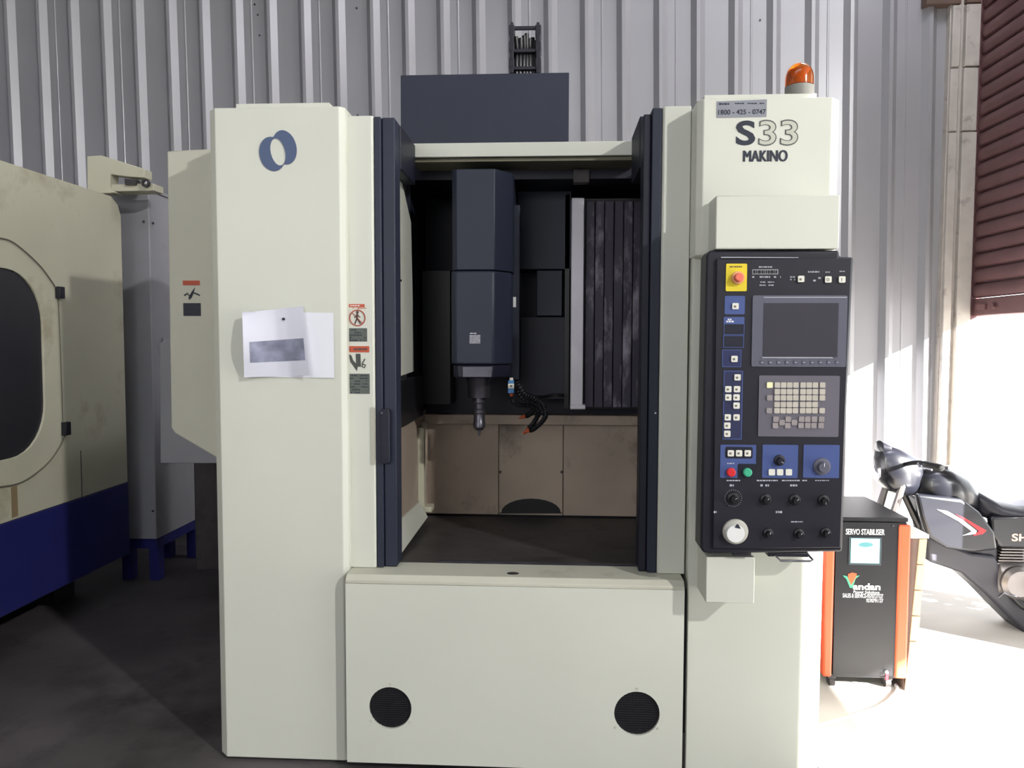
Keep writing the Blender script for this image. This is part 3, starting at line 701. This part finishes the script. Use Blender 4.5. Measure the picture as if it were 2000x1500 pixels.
v = P(1617, 546, YK-.0055); tmp = holed(circ(v.x, v.z, .005, 16), [circ(v.x, v.z, .0028, 16)[::-1]], v.y, .0006); me_ = bpy.data.meshes.new('t'); tmp.to_mesh(me_); bm.from_mesh(me_); tmp.free()
v = P(1644, 546, YK-.0055); box(bm, v.x-.001, v.x+.001, v.y, v.y+.0005, v.z-.005, v.z+.005)
obj('key_symbols', bm, mat('symbol_grey', (110, 108, 100), .6), pn)
cols = [1503, 1518, 1530, 1542, 1554, 1568, 1580, 1592, 1606]
rows = [(752, [1, 2, 3, 4, 5, 6, 7, 8]), (765, [1, 2, 3, 4, 5, 6, 7, 8]), (777, [1, 2, 3, 4, 5, 6, 7, 8]), (790, [1, 2, 3, 4, 5, 6, 7]), (802, [1, 2, 3, 4, 5, 6, 7, 8])]
YM = Yp-.0032
kk = key(1518, 752, keyg, 10.4, YM, .004); pts = [(cols[c_]-.02*(y-752), y) for y, cs in rows for c_ in cs][1:]
keys(kk, (1518, 752), pts, YM)
km = key(1503, 777, keyp, 10.4, YM, .004); key(1503, 752, mat('lemon_key', (240, 238, 190), .5), 11, YM, .004)
keys(km, (1503, 777), [(1502, 802)]+[(x, 818.5) for x in (1515, 1539, 1565, 1577, 1590, 1604)]+[(x, 831) for x in (1514, 1538, 1564, 1577, 1589, 1603)]+[(1527, 825), (1551, 825)], YM)
sk = key(1489, 708, pgrey, 8, a_, .002)
keys(sk, (1489, 708), [(1489+16.3*k, 708) for k in range(1, 10)], a_)
bm = nb()
for k in range(10):
    v = P(1489+16.3*k, 708, a_-.0022); box(bm, v.x-.0035, v.x+.0035, v.y-.0003, v.y, v.z-.001, v.z+.001)
obj('legend', bm, silver, pn)
# lower blue panels, buttons, dials
for a, c_ in ((1406, 1477), (1488, 1559), (1568, 1640)): pp('blue_panel', a, 869, c_, 933, pblue, .0012, .003)
pp('dark_panel', 1416, 873, 1470, 895, navy, .0014, .006); pp('dark_panel', 1440, 906, 1478, 934, navy, .0014, .006)
for px, m_, l_ in ((1427, red, 'red push button'), (1459, green, 'green push button')):
    v = P(px, 922, Yp); obj('push_button', la((v.x, Yp-.001, v.z), [(M(6.5, Yp), -.012), (M(8.5, Yp), -.009), (M(8.5, Yp), 0)], axis='y', seg=24), m_, pn, label=l_)
def knob(px, py, r, mt_, ang, ring=False):
    v = P(px, py, Yp); rr = M(r, Yp); c_ = (v.x, Yp-.001, v.z)
    o = obj('knob', la(c_, [(rr*.55, -.022), (rr*.6, -.006), (rr*.95, -.004), (rr, 0)], axis='y', seg=24), mt_, pn)
    bm = tu([Vector(c_)+Vector((math.cos(R(ang))*rr*.1, -.0225, math.sin(R(ang))*rr*.1)), Vector(c_)+Vector((math.cos(R(ang))*rr*.5, -.0225, math.sin(R(ang))*rr*.5))], .0011, 5); obj('pointer', bm, silver, o)
    if ring:
        bm = nb()
        for k in range(24):
            a = 2*math.pi*k/24; v2 = Vector(c_)+Vector((math.cos(a)*rr*1.35, .0006, math.sin(a)*rr*1.35)); box(bm, v2.x-.001, v2.x+.001, v2.y-.0006, v2.y, v2.z-.001, v2.z+.001)
        obj('dial_scale', bm, silver, pn)
knob(1522, 899, 11, navy, -40); knob(1605, 911, 17, pgrey, 90); knob(1432, 973, 12, blackm, 30, True)
knob(1495, 975, 11, blackm, 50); knob(1552, 976, 11, blackm, 50); knob(1608, 977, 11, blackm, -80)
knob(1500, 1041, 10, blackm, 70); knob(1560, 1042, 10, blackm, 60); knob(1612, 1040, 10, blackm, 60)
bm = nb(); strips(bm, (938.5,), 1419, 1447, Yp-.0002, 1.2, 1); strips(bm, (938.5,), 1478, 1519, Yp-.0002, 1.3, 1); strips(bm, (938.5,), 1527, 1576, Yp-.0002, 1.2, .8); strips(bm, (938.5,), 1592, 1628, Yp-.0002, .8, .8)
strips(bm, (948,), 1425, 1433, Yp-.0002, 2, 1); strips(bm, (948,), 1485, 1502, Yp-.0002, 2, .9); strips(bm, (948,), 1543, 1557, Yp-.0002, 1.8, .9); strips(bm, (905,), 1420, 1434, Yp-.0014, 1); strips(bm, (1019,), 1545, 1568, Yp-.0002, 1, .8)
strips(bm, (1000,), 1394, 1400, Yp-.0002, 2, 1); strips(bm, (1000,), 1515, 1528, Yp-.0002, 2, .8)
obj('legend', bm, mat('legend_pale', (180, 180, 192), .6), pn)
v = P(1436, 1038, Yp)
hw = obj('handwheel', la((v.x, Yp-.001, v.z), [(M(20, Yp), -.010), (M(24, Yp), -.006), (M(25, Yp), 0)], axis='y', seg=36), mat('dial_ring', (176, 174, 164), .4), pn, label='round cream jog handwheel')
v = P(1435, 1041, Yp-.011)
obj('wheel_disc', la((v.x, Yp-.011, v.z), [(M(16.5, Yp), -.014), (M(17.5, Yp), -.010), (M(17.5, Yp), 0)], axis='y', seg=32), white, hw)
obj('wheel_mark', pr([(v.x-.003, v.z+.022), (v.x+.016, v.z+.018), (v.x+.008, v.z+.033), (v.x+.002, v.z+.033)][::-1], 'y', Yp-.0262, Yp-.0252), ink, hw)

# ================================================================ left machine
lm = empty('lathe_machine', (-3.3, 1.0, 0), 'cream machine with dark rounded window and royal blue base, at the far left', 'machine')
XM = -2.70
top = [PX(-10, 314, XM), PX(60, 330, XM), PX(150, 360, XM), PX(205, 378, XM), PX(226, 388, XM), PX(233, 405, XM)]
yE = PX(246, 800, XM).y; zB = PX(247, 943, XM).z
Zt = 2.47; rc = .09
sp = [(-1.6, zB+.002), (yE, zB+.002), (yE, Zt-.10), (yE-.03, Zt-.04), (yE-.1, Zt), (-1.6, Zt)]
# window outline in (Y, Z)
w1 = PX(90, 850, XM); wz0, wz1 = PX(0, 900, XM).z, PX(0, 523, XM).z
wy1 = w1.y; wo = rrect(-.35, wy1, wz0, wz1, .26, 8)
bm = holed(sp, [wo[::-1]], 0, .03)
for v in bm.verts: x, y, z = v.co; v.co = (XM-y, x, z)
obj('front_skin', bm, tan_m, lm, bev=.003, label='stained cream side skin')
obj('body', bx(-4.2, XM-.075, -1.6, yE-.01, zB+.01, Zt-.03), tan_m, lm, bev=.02)
obj('top_skin', bx(-4.2, XM-.031, -1.6, yE-.1, Zt-.029, Zt), tan_m, lm)
obj('window', pr([(a, b_) for a, b_ in rrect(-.4, wy1+.03, wz0-.03, wz1+.03, .28, 8)], 'x', XM-.030, XM-.010), glassd, lm, label='dark smoked rounded window')
obj('base_skirt', bx(-4.2, XM+.004, -1.6, yE, .24, zB), royal, lm, bev=.004, label='royal blue base skirt')
for a, c_ in ((0, .5), (1.6, 1.9)): obj('foot', bx(-3.6, XM-.3, a, a+.2, 0, .24), blackm, lm)
for px, z0_, z1_ in ((158, 880, 975),):
    y_ = PX(px, 900, XM).y; obj('panel_seam', bx(XM-.001, XM+.001, y_-.003, y_+.003, PX(px, z1_, XM).z, PX(px, z0_, XM).z), grime, lm)
yv = PX(112, 570, XM); obj('connector', bx(XM+.001, XM+.03, yv.y-.022, yv.y+.022, PX(112, 583, XM).z, PX(112, 560, XM).z), black, lm, bev=.003)
yv2 = PX(124, 836, XM); obj('connector', bx(XM+.001, XM+.03, yv2.y-.022, yv2.y+.022, PX(124, 850, XM).z, PX(124, 824, XM).z), black, lm, bev=.003)
X2 = XM+.008; wire_m = mat('dusty_cable', (112, 108, 94), .7)
obj('sensor_cable', tu(curve([PX(a, b_, X2) for a, b_ in ((-8, 464), (20, 470), (50, 492), (80, 521), (100, 548), (109, 562))]), .003), wire_m, lm)
obj('sensor_cable', tu(curve([PX(a, b_, X2) for a, b_ in ((114, 583), (118, 680), (121, 760), (123, 826))]), .002), wire_m, lm)
obj('sensor_cable', tu(curve([PX(a, b_, X2) for a, b_ in ((126, 848), (118, 870), (95, 903), (60, 932), (30, 946), (-8, 952))]), .004), wire_m, lm)
obj('drip_stain_plate', bx(XM+.0005, XM+.002, PX(22, 980, XM).y, PX(34, 980, XM).y, PX(28, 1010, XM).z, PX(28, 950, XM).z), mat('rust_drip', (150, 130, 100), .7), lm)
# lifting bracket on its top edge
yb0, yb1 = PX(197, 340, XM).y, 0
Yb_ = PX(197, 373, XM).y
obj('lifting_bracket', ppoly([(170, 305), (197, 303), (282, 330), (282, 347), (248, 345), (216, 340), (214, 368), (226, 376), (197, 378), (170, 371)], Yb_+.1, .09), tan_m, lm, bev=.004)
obj('bracket_plate', ppoly([(214, 360), (300, 358), (300, 372), (216, 374)], Yb_+.12, .12), tan_m, lm, bev=.003)
obj('bracket_stop', ppoly([(243, 349), (266, 351), (264, 361), (244, 361)], Yb_+.1, .05), grime, lm)
v = P(283, 357, Yb_+.08)
bm = holed(circ(v.x, v.z, M(8.5, v.y), 20), [circ(v.x, v.z, M(4.5, v.y), 20)[::-1]], v.y, .02); obj('eye_bolt', bm, grime, lm, bev=.002)

# second unit standing behind it
tb = empty('grey_cabinet', (-2.75, 2.35, 0), 'tall narrow grey cabinet on blue legs between the left machine and the main machine', 'cabinet')
Yg = 2.08; xg0, xg1 = P(246, 800, Yg).x-.1, P(300, 800, Yg).x
zg0, zg1 = P(303, 1053, Yg).z, P(290, 373, Yg).z
obj('body', pr([(xg0, Yg+.03), (xg0+.03, Yg), (xg1-.004, Yg), (xg1, Yg+.004), (xg1, 2.72), (xg0, 2.72)], 'z', zg0, zg1), greyb, tb, bev=.006)
obj('lid', bx(xg0-.01, xg1+.012, Yg-.01, 2.75, zg1+.001, zg1+.02), greyb, tb)
bm = bx(xg1+.0005, xg1+.02, Yg+.12, 2.6, PX(330, 900, xg1).z-.0, PX(330, 660, xg1).z); obj('side_door', bm, greyb, tb, bev=.004)
obj('base_skirt', bx(xg0+.02, xg1-.01, Yg+.02, 2.70, zg0-.07, zg0-.001), royal, tb)
lg = obj('leg', bx(xg1-.07, xg1-.005, Yg+.03, Yg+.10, 0, zg0-.071), royal, tb)
copies(lg, [wl(lg)+Vector((0, .52, 0)), wl(lg)+Vector((xg0-xg1+.1, 0, 0)), wl(lg)+Vector((xg0-xg1+.1, .52, 0))], tb)
for px, py in ((281, 433), (299, 436), (299, 998)): obj('bolt', la((P(px, py, Yg).x, Yg-.002, P(px, py, Yg).z), [(.008, -.003), (.008, .004)], axis='y', seg=8), grime, tb)

# ================================================================ servo stabiliser
Yv = .74
st = empty('servo_stabiliser', (P(1692, 1325, Yv).x, Yv+.2, 0), 'black servo stabiliser cabinet with orange corner strips and a lit display, right of the machine', 'voltage stabiliser')
s0, s1 = P(1617, 1170, Yv).x, P(1768, 1170, Yv).x; sz1 = P(1700, 1011, Yv).z; sz0 = .06
yk = PZ(1700, 970, sz1).y
obj('case', bx(s0, s1, Yv+.004, yk, sz0, sz1-.02), blackm, st, bev=.004)
obj('lid', bx(s0-.004, s1+.004, Yv, yk+.004, sz1-.019, sz1), blackm, st, bev=.003)
for a, c_ in ((1610, 1628), (1752, 1775)):
    x_, y_ = P(a, 1170, Yv-.01).x, P(c_, 1170, Yv-.01).x
    obj('corner_strip', bx(x_, y_, Yv-.016, Yv+.04, P(1700, 1322, Yv).z, P(1700, 1024, Yv).z), orange, st, bev=.010, seg=3, label='orange corner strip')
obj('front_panel', bx(P(1629, 1170, Yv).x, P(1751, 1170, Yv).x, Yv-.006, Yv+.003, .075, sz1-.022), blackm, st, bev=.002)
Yf = Yv-.0065
bm = pbox(1658, 1049, 1722, 1104, Yf-.004, .004); obj('display_bezel', bm, mat('bezel_dark', (50, 60, 66), .4), st, bev=.002)
ds = obj('display', pbox(1662, 1052, 1718, 1100, Yf-.0055, .0014), screen, st, label='lit pale cyan display')
obj('display_oval', pr([(v.x, v.z) for v in [P(1691+14*math.cos(R(a)), 1064+4.5*math.sin(R(a)), Yf-.006) for a in range(0, 360, 20)]], 'y', Yf-.0065, Yf-.0057), mat('oval_teal', (78, 130, 136), .5), st)
text('name_lettering', 'SERVO STABILISER', 1652, 1728, 1034, 1044, Yf-.001, txtw, st, .01)
q = lambda L_: [(v.x, v.z) for v in [P(a, b_, Yf) for a, b_ in L_]]
obj('logo_leaf', pr(q([(1646, 1124), (1654, 1125), (1662, 1138), (1670, 1125), (1679, 1124), (1671, 1130), (1665, 1148), (1660, 1148), (1653, 1131)]), 'y', Yf-.0012, Yf-.0002), mat('leaf_green', (64, 158, 122), .5), st)
obj('logo_flame', pr(q([(1656, 1121), (1664, 1118), (1673, 1120), (1672, 1126), (1662, 1143), (1656, 1128)]), 'y', Yf-.0022, Yf-.0013), orange, st)
text('brand_lettering', 'andan', 1666, 1720, 1140, 1152, Yf-.001, txtw, st, .03)
text('small_lettering', 'Power Solutions', 1667, 1718, 1154.5, 1158.5, Yf-.001, txtw, st, 0)
text('service_lettering', 'SALES & SERVICE-9370727127', 1646, 1725, 1160.5, 1167, Yf-.001, txtw, st, .006)
text('service_lettering', '9370791137', 1692, 1725, 1170, 1176.5, Yf-.001, txtw, st, .006)
obj('panel_screw', la(P(1744, 1027, Yf), [(.005, -.003), (.005, .002)], axis='y', seg=10), chrome, st)
obj('indicator', la(P(1732, 1313, Yf-.01), [(.006, -.006), (.007, .004)], axis='y', seg=10), white, st); obj('indicator_stem', pbox(1730, 1318, 1735, 1328, Yf-.004, .004), bred, st)
for x_, y_ in ((s0+.04, Yv+.05), (s1-.05, Yv+.05), (s0+.04, yk-.05), (s1-.05, yk-.05)):
    bm = la((x_, y_, .025), [(.025, -.012), (.025, .012)], axis='x', seg=16); box(bm, x_-.018, x_+.018, y_-.018, y_+.018, .04, sz0-.0005); obj('caster', bm, grime, st)

# crate beside it
ya_, ca_ = .745, s1+.014
zc_ = P(1796, 1043, ya_).z
cb_, cc_ = P(1796, 1043, ya_).x, P(1812, 1043, ya_).x; ye_ = 1.10
cr = empty('wooden_crate', ((ca_+cc_)/2, .92, 0), 'narrow crate of pale plywood and dark board with a white top, against the stabiliser', 'crate')
ln = .045
obj('body', hexa(nb(), [(ca_, ya_, 0), (cb_-ln, ya_, 0), (cb_-ln, ye_, 0), (ca_, ye_, 0)], [(ca_, ya_, zc_-.02), (cb_, ya_, zc_-.02), (cb_, ye_, zc_-.02), (ca_, ye_, zc_-.02)]), woodd, cr)
obj('top_sheet', bx(ca_, cc_+.004, ya_-.006, ye_+.01, zc_-.019, zc_), mat('white_laminate', (236, 232, 222), .5), cr, bev=.002)
for k in range(6):
    z0_, z1_ = k*(zc_-.021)/6+.002, (k+1)*(zc_-.021)/6-.002
    l0, l1 = ln*(1-z0_/zc_), ln*(1-z1_/zc_); j_ = random.uniform(-.003, .003)
    obj('batten', hexa(nb(), [(cb_+.001-l0, ya_-.004, z0_), (cc_-l0+j_, ya_-.004, z0_), (cc_-l0+j_, ye_, z0_), (cb_+.001-l0, ye_, z0_)], [(cb_+.001-l1, ya_-.004, z1_), (cc_-l1+j_, ya_-.004, z1_), (cc_-l1+j_, ye_, z1_), (cb_+.001-l1, ye_, z1_)]), wood, cr, bev=.002)

tag(obj('floor_cable', tu(curve([PZ(1560, 1430, .008), PZ(1612, 1414, .008), PZ(1660, 1400, .008), PZ(1705, 1385, .008), PZ(1730, 1372, .008), PZ(1751, 1350, .008), PZ(1750, 1338, .01)]), .008), mat('pale_cable', (200, 200, 200), .6)), 'pale cable lying on the floor in front of the stabiliser', 'cable')

# ================================================================ motorcycle
Yb = 1.6
S = (Yb-CAM.y)/FPX
X0 = P(1690, 1141, Yb).x
bk = empty('motorcycle', (X0+.6, Yb, 0), 'black motorcycle with red and silver side stripes parked in the bright doorway', 'motorcycle')
def wheel(x):
    bm = nb(); n, k = 36, 10; rings = []
    for i in range(n):
        a = 2*math.pi*i/n; ring = []
        for j in range(k):
            t = 2*math.pi*j/k; r_ = .245+.042*math.cos(t); ring.append(bm.verts.new((x+r_*math.cos(a), Yb+.042*math.sin(t), .288+r_*math.sin(a))))
        rings.append(ring)
    for i in range(n):
        for j in range(k): bm.faces.new((rings[i][j], rings[i][(j+1) % k], rings[(i+1) % n][(j+1) % k], rings[(i+1) % n][j]))
    ty = obj('wheel', bm, rubber, bk)
    obj('rim', la((x, Yb, .288), [(.195, -.03), (.212, -.032), (.212, .032), (.195, .03)], axis='y', seg=36), alu, ty) if False else None
    bm = holed(circ(x, .288, .212, 36), [circ(x, .288, .186, 36)[::-1]], Yb-.025, .05); obj('rim', bm, alu, ty)
    bm = nb()
    for a in range(0, 360, 60):
        tube(bm, [(x+.03*math.cos(R(a)), Yb, .288+.03*math.sin(R(a))), (x+.19*math.cos(R(a+8)), Yb, .288+.19*math.sin(R(a+8)))], .013, 6)
    lathe(bm, (x, Yb, .288), [(.045, -.05), (.045, .05)], 'y', 16); obj('spokes', bm, alu, ty)
wheel(X0); wheel(X0+1.26)
def bp(px, py): v = P(px, py, Yb); return v.x, v.z
for s_ in (-.09, .09): obj('fork', tu([(X0, Yb+s_, .288), (X0+.09, Yb+s_, .60), (X0+.16, Yb+s_, .86)], .02, rr=[.026, .024, .017]), alu, bk)
bm = nb(); secs = []
bm = nb(); n = 14; rings = []
for i in range(n+1):
    a = R(30+130*i/n); c_, s2 = math.cos(a), math.sin(a)
    rings.append([bm.verts.new((X0+(.31+dr)*c_, Yb+dy, .288+(.31+dr)*s2)) for dy, dr in ((-.06, -.02), (-.04, .01), (.04, .01), (.06, -.02))])
for a, b_ in zip(rings, rings[1:]):
    for k in range(3): bm.faces.new((a[k], a[k+1], b_[k+1], b_[k]))
r = bmesh.ops.extrude_face_region(bm, geom=bm.faces[:]); bmesh.ops.translate(bm, verts=[x for x in r['geom'] if isinstance(x, bmesh.types.BMVert)], vec=(0, 0, .006))
obj('front_fender', bm, bikeb, bk)
def sec(px, yt, yb_, hy, dy=0):
    x, zt2 = bp(px, yt); _, zb2 = bp(px, yb_); return (x, Yb+dy, (zt2+zb2)/2, hy, (zt2-zb2)/2)
obj('headlight_cowl', lo_([sec(1709, 893, 925, .03), sec(1716, 876, 940, .09), sec(1735, 870, 958, .12), sec(1760, 878, 968, .11), sec(1785, 890, 966, .08), sec(1802, 905, 960, .04)]), bikeb, bk)
obj('windscreen', lo_([sec(1712, 862, 875, .02), sec(1718, 860, 890, .06), sec(1732, 866, 895, .07), sec(1742, 874, 890, .03)]), bikeb, bk)
x_, z_ = bp(1722, 918); obj('headlight', la((x_-.03, Yb, z_), [(.02, -.012), (.06, 0), (.06, .03)], axis='x', seg=20), chrome, bk)
hbp = [(x_+.16, Yb-.34, z_+.07), (x_+.11, Yb-.2, z_+.075), (x_+.07, Yb-.06, z_+.04), (x_+.07, Yb+.06, z_+.04), (x_+.11, Yb+.2, z_+.075), (x_+.16, Yb+.34, z_+.07)]
obj('handlebar', tu(curve(hbp, 5), .012), blackm, bk)
for e, f in ((hbp[0], hbp[1]), (hbp[5], hbp[4])):
    e, f = Vector(e), Vector(f); obj('grip', tu([e, e.lerp(f, .75)], .018, 10), rubber, bk); g = e.lerp(f, .8)
    obj('brake_lever', tu([g+Vector((-.03, 0, 0)), g.lerp(e, .5)+Vector((-.06, 0, -.01)), e+Vector((-.05, 0, -.01))], .006), chrome, bk)
obj('fuel_tank', lo_([sec(1778, 938, 960, .03), sec(1790, 922, 975, .09), sec(1815, 911, 985, .13), sec(1845, 913, 992, .14), sec(1875, 926, 996, .12), sec(1898, 950, 1000, .08), sec(1910, 968, 1000, .03)], 24), bikeb, bk, label='rounded gloss black fuel tank')
obj('tank_cap', la((bp(1845, 913)[0], Yb, bp(1845, 913)[1]-.004), [(.035, 0), (.035, .012), (.02, .016)], seg=16), chrome, bk)
obj('seat', lo_([sec(1893, 955, 985, .05), sec(1905, 958, 1003, .10), sec(1935, 975, 1015, .13), sec(1975, 984, 1022, .14), sec(2020, 978, 1022, .14), sec(2090, 962, 1010, .13), sec(2140, 962, 995, .08), sec(2150, 970, 985, .03)], 20), mat('seat_vinyl', (34, 34, 44), .45, var=.08), bk, label='long black seat')
obj('side_shroud', (lambda: ppoly([(1790, 965), (1880, 975), (1915, 1000), (1945, 1040), (1950, 1075), (1900, 1080), (1850, 1072), (1815, 1050), (1800, 1010)], Yb-.17, .05))(), bikeb, bk, bev=.018, seg=3)
obj('side_shroud', ppoly([(1790, 965), (1880, 975), (1915, 1000), (1945, 1040), (1950, 1075), (1900, 1080), (1850, 1072), (1815, 1050), (1800, 1010)], Yb+.12, .05), bikeb, bk, bev=.018, seg=3)
Yg_ = Yb-.173
obj('silver_stripe', ppoly([(1830, 995), (1850, 998), (1880, 1015), (1908, 1037), (1906, 1043), (1880, 1046), (1898, 1038), (1872, 1018)], Yg_, .002), silver, bk, label='silver swoosh decal')
obj('red_stripe', ppoly([(1866, 1004), (1885, 1012), (1905, 1024), (1927, 1036), (1920, 1043), (1900, 1047), (1912, 1037), (1890, 1020)], Yg_, .002), bred, bk, label='red arrow decal')
obj('side_cover', ppoly([(1935, 1010), (2060, 1005), (2080, 1040), (2040, 1075), (1955, 1070), (1938, 1045)], Yb-.145, .05), bikeb, bk, bev=.014, seg=3)
text('name_decal', 'SHI', 1976, 2016, 1043, 1057, Yb-.1475, mat('decal_peach', (236, 186, 160), .5), bk, .02)
x1_, z1_ = bp(1955, 1100)
obj('engine_case', lo_([(x1_-.10, Yb, z1_-.07, .05, .06), (x1_-.06, Yb, z1_-.06, .12, .11), (x1_+.08, Yb, z1_-.08, .14, .13), (x1_+.22, Yb, z1_-.09, .12, .11), (x1_+.28, Yb, z1_-.09, .05, .06)]), alu, bk)
bm = nb()
for k in range(9):
    z_ = z1_+.02+k*.016; box(bm, x1_-.07+k*.004, x1_+.10+k*.004, Yb-.09, Yb+.09, z_, z_+.006)
box(bm, x1_-.03, x1_+.08, Yb-.06, Yb+.06, z1_+.0, z1_+.16); obj('cylinder_fins', bm, alu, bk)
obj('chain_cover', la((x1_+.02, Yb-.145, z1_-.07), [(.07, -.012), (.09, .01), (.09, .03)], axis='y', seg=24), alu, bk)
obj('sprocket_guard', la((x1_+.20, Yb-.14, z1_-.02), [(.05, -.01), (.07, .01), (.07, .03)], axis='y', seg=20), alu, bk)
obj('belly_fairing', ppoly([(1808, 1040), (1830, 1052), (1900, 1080), (1945, 1085), (1960, 1120), (1995, 1160), (2060, 1185), (2060, 1262), (2005, 1240), (1960, 1196), (1925, 1160), (1880, 1120), (1845, 1108), (1815, 1098)], Yb-.10, .20), mat('dark_cowl', (46, 46, 54), .45), bk, bev=.02, seg=3)
obj('air_scoop', ppoly([(1796, 975), (1860, 985), (1950, 1060), (1950, 1095), (1880, 1100), (1830, 1092), (1812, 1060)], Yb-.08, .16), mat('dark_cowl_upper', (40, 40, 48), .5), bk, bev=.015)
obj('frame_tube', tu([(X0+.18, Yb, .78), (X0+.34, Yb, .45), (X0+.66, Yb, .22), (X0+.98, Yb, .22), (X0+1.05, Yb, .60), (X0+.3, Yb, .72)], .018), blackm, bk)
for s_ in (-.11, .11): obj('swingarm', tu([(X0+.92, Yb+s_*.7, .33), (X0+1.26, Yb+s_*.8, .288)], .02), blackm, bk)
for s_ in (-.12, .12): obj('shock', tu([(X0+1.2, Yb+s_, .33), (X0+1.1, Yb+s_, .60)], .024), chrome, bk)
obj('exhaust', tu(curve([(X0+.70, Yb-.06, .30), (X0+.74, Yb-.11, .22), (X0+.82, Yb-.14, .15), (X0+1.0, Yb-.17, .17), (X0+1.5, Yb-.18, .30)], 6), .02, 12, rr=[.017]*14+[.03]+[.042]*10), blackm, bk)
obj('footrest', tu([(x1_+.12, Yb-.10, .26), (x1_+.12, Yb-.28, .26)], .013), rubber, bk)
obj('gear_lever', tu([P(1985, 1165, Yb-.2), P(1960, 1158, Yb-.2), P(1950, 1166, Yb-.2)], .006), chrome, bk)
obj('rear_fender', lo_([(X0+1.0, Yb, .55, .05, .04), (X0+1.3, Yb, .66, .07, .05), (X0+1.6, Yb, .60, .06, .04), (X0+1.68, Yb, .52, .03, .03)]), bikeb, bk)
obj('tail_light', la((X0+1.69, Yb, .58), [(.04, -.02), (.03, .02)], axis='x', seg=12), bred, bk)
